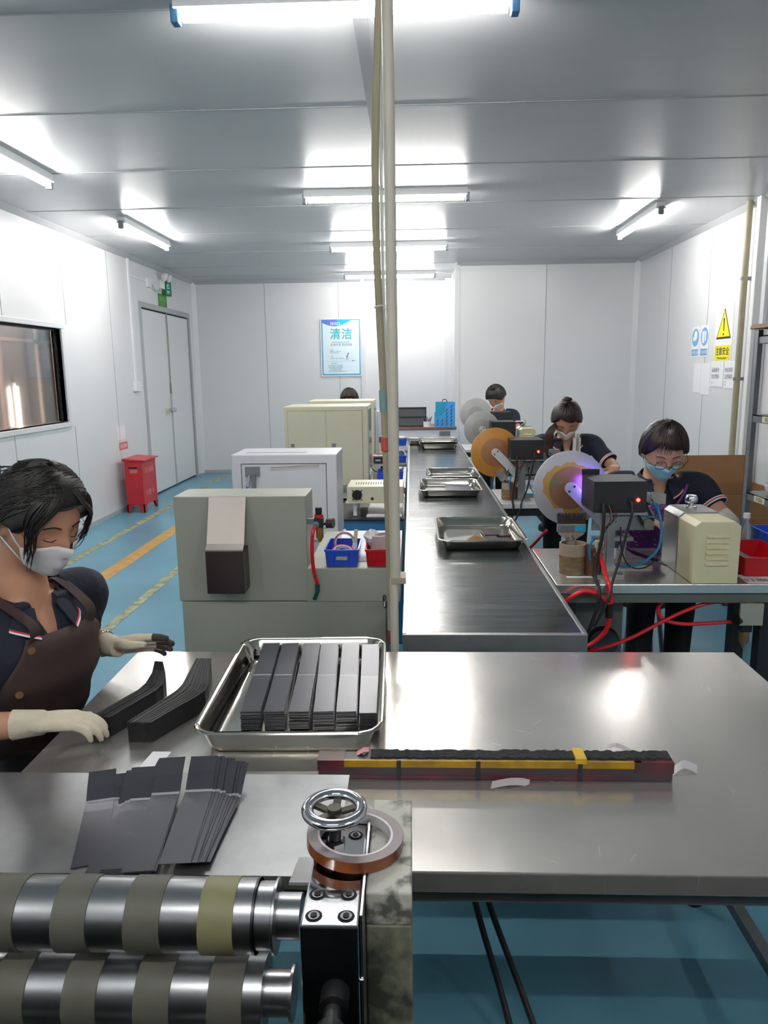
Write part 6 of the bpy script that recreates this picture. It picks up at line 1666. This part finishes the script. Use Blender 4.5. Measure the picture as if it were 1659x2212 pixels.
# long hair strands: swept back from a parting, side locks and low ponytail
hs_ = MB()
rnd = random.Random(3)
for k in range(230):
    side = -1 if k % 2 else 1
    l0 = rnd.uniform(0.05, 1.2) * side; la0 = rnd.uniform(0.55, 1.45)
    l1 = side * rnd.uniform(1.9, 2.9); la1 = rnd.uniform(-0.5, 0.35)
    pts = []
    for q in range(7):
        u = q / 6
        pts.append(onh(l0 + (l1 - l0) * u ** 0.9, la0 + (la1 - la0) * u ** 1.3 + 0.15 * math.sin(PI * u), 0.0200 + rnd.uniform(0, 0.002)))
    hs_.tube(pts, 0.0016, n=5, smooth=2, radii=[0.0006, 0.002, 0.002, 0.0015])
for side in (-1, 1):
    for k in range(34):
        l0 = side * rnd.uniform(0.25, 0.95); 
        lend = side * (rnd.uniform(0.85, 1.15) if side < 0 else rnd.uniform(0.75, 1.0)); lae = rnd.uniform(-0.42, 0.1) if k % 3 else rnd.uniform(-0.75, -0.3)
        pts = [onh(side * rnd.uniform(0.05, 0.3), 1.0, 0.019), onh(l0, 0.66, 0.022), onh((l0 + lend) / 2 + side * 0.1, 0.3, 0.020 + rnd.uniform(0, 0.006)), onh(lend, lae / 2, 0.012 + rnd.uniform(0, 0.01)), onh(lend + side * 0.05, lae, 0.008 + rnd.uniform(0, 0.015))]
        hs_.tube(pts, 0.0016, n=5, smooth=4, radii=[0.001, 0.002, 0.0018, 0.0012, 0.0003])
so_ = hs_.build('hair_strands', mat('hair_strand', '#15100e', 0.48, col2='#0b0808', scale=30), p0)
tb = MB()
for k in range(70):
    a = rnd.uniform(0, 2 * PI); r = rnd.uniform(0, 0.028)
    b0 = T @ V((0.02 * math.cos(a), -0.105, -0.03 + 0.02 * math.sin(a)))
    e = V((-1.085, 1.84, 1.08)) + V((rnd.uniform(-.03, .03), rnd.uniform(-.03, .03), rnd.uniform(-.05, .02)))
    tb.tube([T @ V((0.03 * math.cos(a), -0.09, 0.0)), b0, (b0 + e) / 2 + V((r * math.cos(a) - 0.02, r * math.sin(a), 0.01)), e], 0.003, n=5, smooth=3, radii=[0.003, 0.004, 0.004, 0.001])
tb.build('ponytail', MATS['hair_strand'], p0)
# apron over chest
def apron(T0, C, pel, Fh, sect, m, us, w=0.9, grow=0.019, name='apron', rs=1.0):
    sc_ = []
    def S_(u):
        for a, b in zip(sect[:-1], sect[1:]):
            if a[0] <= u <= b[0]:
                t = (u - a[0]) / (b[0] - a[0]); return tuple(x + (y - x) * t for x, y in zip(a, b))
        return sect[-1]
    rgs = []
    n = 26
    for k in range(17):
        u = us[0] + (us[1] - us[0]) * k / 16
        hw = w * (1.25 if u < us[1] * 0.72 else 1.25 - 0.65 * ((u - us[1] * 0.72) / (us[1] * 0.28)))
        inner = torso_rings(C, pel, Fh, grow + 0.004 * math.sin(k * 1.3), -hw * rs, hw, n, [S_(u)], False)[0]
        rgs.append(inner)
    vs = [p for r in rgs for p in r]
    fs = [(j * (n + 1) + i, j * (n + 1) + i + 1, (j + 1) * (n + 1) + i + 1, (j + 1) * (n + 1) + i) for j in range(16) for i in range(n)]
    o = MB().add(vs, fs).build(name, m, T0)
    sd = o.modifiers.new('solid', 'SOLIDIFY'); sd.thickness = 0.003
    return o, rgs
ap, rgs = apron(p0, C0, pel0, (0.9, -0.43), SECT0, M_apron, (0.02, 0.87), w=1.05, rs=0.66)
# buttons and straps
for (j, i) in ((8, 3), (11, 3), (15, 2)):
    p = rgs[j][i]; q = (p - V(C0)); q.z = 0
    d = (V(rgs[j][i]) - V((V(pel0).lerp(V(C0), 0.5).x, V(pel0).lerp(V(C0), 0.5).y, p.z))).normalized()
    MB().lathe([(0.0, 0.004), (0.009, 0.004), (0.010, 0.002), (0.010, 0.0)], p, d, n=18).build('button', mat('brass_button', '#8a6a48', 0.35, 0.6), ap)
for i, s in ((2, -1), (24, 1)):
    a = rgs[16][i]; L3 = V((0.43, 0.9, 0)); 
    top = V(C0) + L3 * s * 0.095 + V((0, 0, 0.035))
    MB().plate_path(catmull([a - V((0, 0, 0.015)), a + V((0, 0, 0.03)) + V((0.9, -0.43, 0)) * 0.004, top + V((0.9, -0.43, 0)) * 0.045 + V((0, 0, -0.01)), top, top - V((0.9, -0.43, 0)) * 0.06 - V((0, 0, 0.03))], 4), L3, 0.03, (0.5, -0.3, 0.6), 0.003).build('apron_strap', M_apron, p0)
mb = MB()
wv = V((-0.835, 1.945, 0.872)); ev = V((-1.00, 2.06, 0.86)); d_ = (wv - ev).normalized()
for k in range(2): MB().torus(wv - d_ * (0.052 + 0.008 * k), d_ + V((0, 0, 0.1 * k)), 0.036, 0.0016, n=30, m=6).build('bangle', M_chrome, p0)

def stool(x, y, label, h=0.44):
    t = thing('work_stool', label, 'stool', (x, y, 0))
    MB().lathe([(0.0, h), (0.15, h), (0.16, h - 0.015), (0.16, h - 0.04), (0.0, h - 0.04)][::-1], (x, y, 0), n=32).build('seat', M_blackm, t)
    for k in range(4):
        a = PI / 4 + k * PI / 2
        MB().cyl((x + 0.1 * math.cos(a), y + 0.1 * math.sin(a), h - 0.04), (x + 0.16 * math.cos(a), y + 0.16 * math.sin(a), 0), 0.012, n=10).build('leg', M_zinc, t)
stool(-1.17, 1.90, 'round black stool under the worker in the brown apron')

# --- woman with glasses and blue mask
def hairw(lon, lat):
    al = abs(lon)
    line = 0.52 + 0.10 * math.sin(lon * 3) if al < 0.7 else (0.50 - (al - 0.7) * 0.9 if al < 1.3 else -0.05)
    if al > 1.85: line = -0.05 - (al - 1.85) * 0.7
    t = max(0, min(1, (lat - line) / 0.09))
    return -0.010 + 0.028 * t + 0.0016 * math.sin(lon * 41 + 2 * lat) * t
C1 = (1.19, 3.62, 1.085); pel1 = (1.22, 3.86, 0.56)
p1, T, onh, C_, L_, Fh_, fw_, up_, nb_ = person('woman in navy polo with round glasses and blue mask behind the nearest polishing machine',
    C1, pel1, (-0.08, -1), (1.165, 3.47, 1.245), (-0.03, -0.86, -0.50),
    [(1, (1.48, 3.46, 0.90), (1.37, 3.34, 0.94)), (-1, (0.90, 3.50, 0.90), (1.02, 3.36, 0.93))],
    [dict(f=((-1, 0.02, 0.05), (0, 0, 1), (0, 1, 0)), c=(0.4,) * 4), dict(f=((0.7, -0.5, 0.1), (0, 0, 1), (0.5, 0.8, 0)), c=(0.4,) * 4)],
    hs=1.13, hair=M_hairb, skin=M_skinl, mask=M_maskb, vox=0.006, hairfn=hairw, sleeve_to=0.55, shoulder=0.205)
M_fr = mat('dark_spectacle_frame', '#2a1e20', 0.3)
gl_ = MB()
for s in (-1, 1):
    pts = [T @ V((s * 0.033 + 0.0225 * math.cos(a), 0.104, 0.002 + 0.0195 * math.sin(a))) for a in [2 * PI * k / 20 for k in range(21)]]
    gl_.tube(pts, 0.0014, n=6, smooth=0)
    gl_.tube([T @ V((s * 0.057, 0.105, 0.002)), T @ V((s * 0.080, 0.07, 0.006)), T @ V((s * 0.088, -0.01, 0.006))], 0.0014, n=6)
gl_.tube([T @ V((-0.009, 0.107, -0.002)), T @ V((0, 0.112, 0.0)), T @ V((0.009, 0.107, -0.002))], 0.0014, n=6)
gl_.build('spectacles', M_fr, p1)
M_pur = mat('purple_dotted_apron', '#7d3f8e', 0.8, col2='#c9a7d0', scale=60, thr=(0.36, 0.38))
ap, rgs = apron(p1, C1, pel1, (-0.08, -1), SECT, M_pur, (0.0, 0.80), w=0.8, grow=0.02)
for i, s in ((3, -1), (23, 1)):
    a = rgs[16][i]; top = V(C1) + V((-s * -0.08, 0, 0)) + V((0.07 * s, -0.02, 0.03))
    MB().plate_path(catmull([a, a.lerp(top, 0.5) + V((0, -0.03, 0.0)), top], 4), (1, 0, 0), 0.012, (0, -1, 0.3), 0.003).build('apron_strap', M_pur, p1)
hb = MB()
rnd = random.Random(5)
for k in range(300):
    l0 = rnd.uniform(-2.5, 2.5); st_ = 0.54 - max(0, abs(l0) - 0.7) * 0.75; pts = []
    for q in range(6):
        u = q / 5
        pts.append(onh(l0 * (1 + 0.1 * u), st_ + (1.25 - st_) * u, 0.0182 + rnd.uniform(0, 0.0015)))
    hb.tube(pts, 0.0015, n=5, smooth=2, radii=[0.0008, 0.002, 0.002, 0.001])
for k in range(14):
    l0 = rnd.uniform(-0.8, 0.7); hb.tube([onh(l0, 0.62, 0.014), onh(l0 + 0.05, 0.48, 0.014), onh(l0 + rnd.uniform(-.1, .1), 0.34, 0.006)], 0.0012, n=5, radii=[0.001, 0.001, 0.0003])
hb.build('hair_strands', MATS['hair_strand'] if False else mat('brown_strand', '#33201b', 0.35, col2='#1c1210', scale=30), p1)
for (side, E, W) in ((1, V((1.48, 3.46, 0.90)), V((1.37, 3.34, 0.94))),):
    S0 = V(C1) + V((1, -0.08, 0)).normalized() * 0.205 - V((0, 0, 0.035))
    mb = MB(); mb.tube([S0.lerp(E, 0.72), E, E.lerp(W, 0.6), W], 0, n=22, radii=[0.044, 0.052, 0.048, 0.036], smooth=5)
    mb.build('sleeve_cover', mat('cream_sleeve', '#ddd9cf', 0.7), p1)
stool(1.22, 3.86, 'black stool under the woman with the blue mask')

# --- second woman, long ponytail
p2, T, onh, C_, L_, Fh_, fw_, up_, nb_ = person('woman in navy polo with long brown ponytail and white mask at the orange disc station',
    (1.12, 5.42, 1.12), (1.14, 5.66, 0.56), (-0.1, -1), (1.09, 5.28, 1.275), (-0.14, -0.70, -0.70),
    [(1, (1.40, 5.26, 0.97), (1.38, 5.05, 0.97)), (-1, (0.85, 5.3, 0.95), (0.90, 5.17, 0.93))],
    [dict(f=((-0.3, -0.9, 0.0), (0, 0, 1), (-0.8, 0.3, 0)), c=(0.5,) * 4), dict(f=((0.9, -0.05, 0.0), (0, 0, 1), (0.7, 0.5, 0)), c=(0.4,) * 4)],
    hs=1.15, hair=M_hairb, vox=0.007, hairfn=hairw, sleeve_to=0.95)
tb = MB()
for k in range(50):
    a = rnd.uniform(0, 2 * PI)
    s0 = T @ V((-0.05, -0.06, 0.0)); o_ = V((0.025 * math.cos(a), 0.02 * math.sin(a), 0))
    tb.tube([s0 + o_ * 0.4, V((0.985, 5.24, 1.22)) + o_, V((0.965, 5.24, 1.12)) + o_, V((0.96, 5.25, 1.02)) + o_ * 1.3, V((0.97, 5.26, 0.93 + rnd.uniform(-.03, .03))) + o_ * 0.6], 0.004, n=5, smooth=3, radii=[0.004, 0.005, 0.005, 0.002])
tb.ell(T @ V((0, -0.06, 0.115)), (0.035, 0.035, 0.02))
tb.build('ponytail', mat('auburn_strand', '#43261d', 0.4, col2='#261511', scale=30), p2)
stool(1.14, 5.66, 'black stool under the woman with the long ponytail')
# --- third worker far away
p3, T, onh, C_, L_, Fh_, fw_, up_, nb_ = person('farthest right worker with tousled dark hair and white mask looking down',
    (1.03, 8.95, 1.13), (1.08, 9.15, 0.56), (-0.3, -1), (1.00, 8.85, 1.315), (-0.45, -0.60, -0.85),
    [(1, (1.25, 8.8, 0.95), (1.1, 8.6, 0.95)), (-1, (0.8, 8.8, 0.95), (0.9, 8.6, 0.95))], [None, None], hs=1.2, vox=0.012, hairfn=hair0)
stool(1.08, 9.15, 'black stool under the farthest right worker')
# --- fourth, only the crown of the head
p4, T, onh, C_, L_, Fh_, fw_, up_, nb_ = person('worker behind the cream cabinets, only the dark top of the head visible',
    (-0.66, 8.02, 1.10), (-0.66, 8.12, 0.50), (0, -1), (-0.655, 7.92, 1.325), (0, -0.9, -0.35),
    [(1, (-0.45, 7.85, 0.9), (-0.5, 7.65, 0.9)), (-1, (-0.9, 7.85, 0.9), (-0.8, 7.65, 0.9))], [None, None], hs=1.05, vox=0.012, hairfn=hair0)
stool(-0.66, 8.12, 'black stool behind the rear cream cabinet', 0.40)
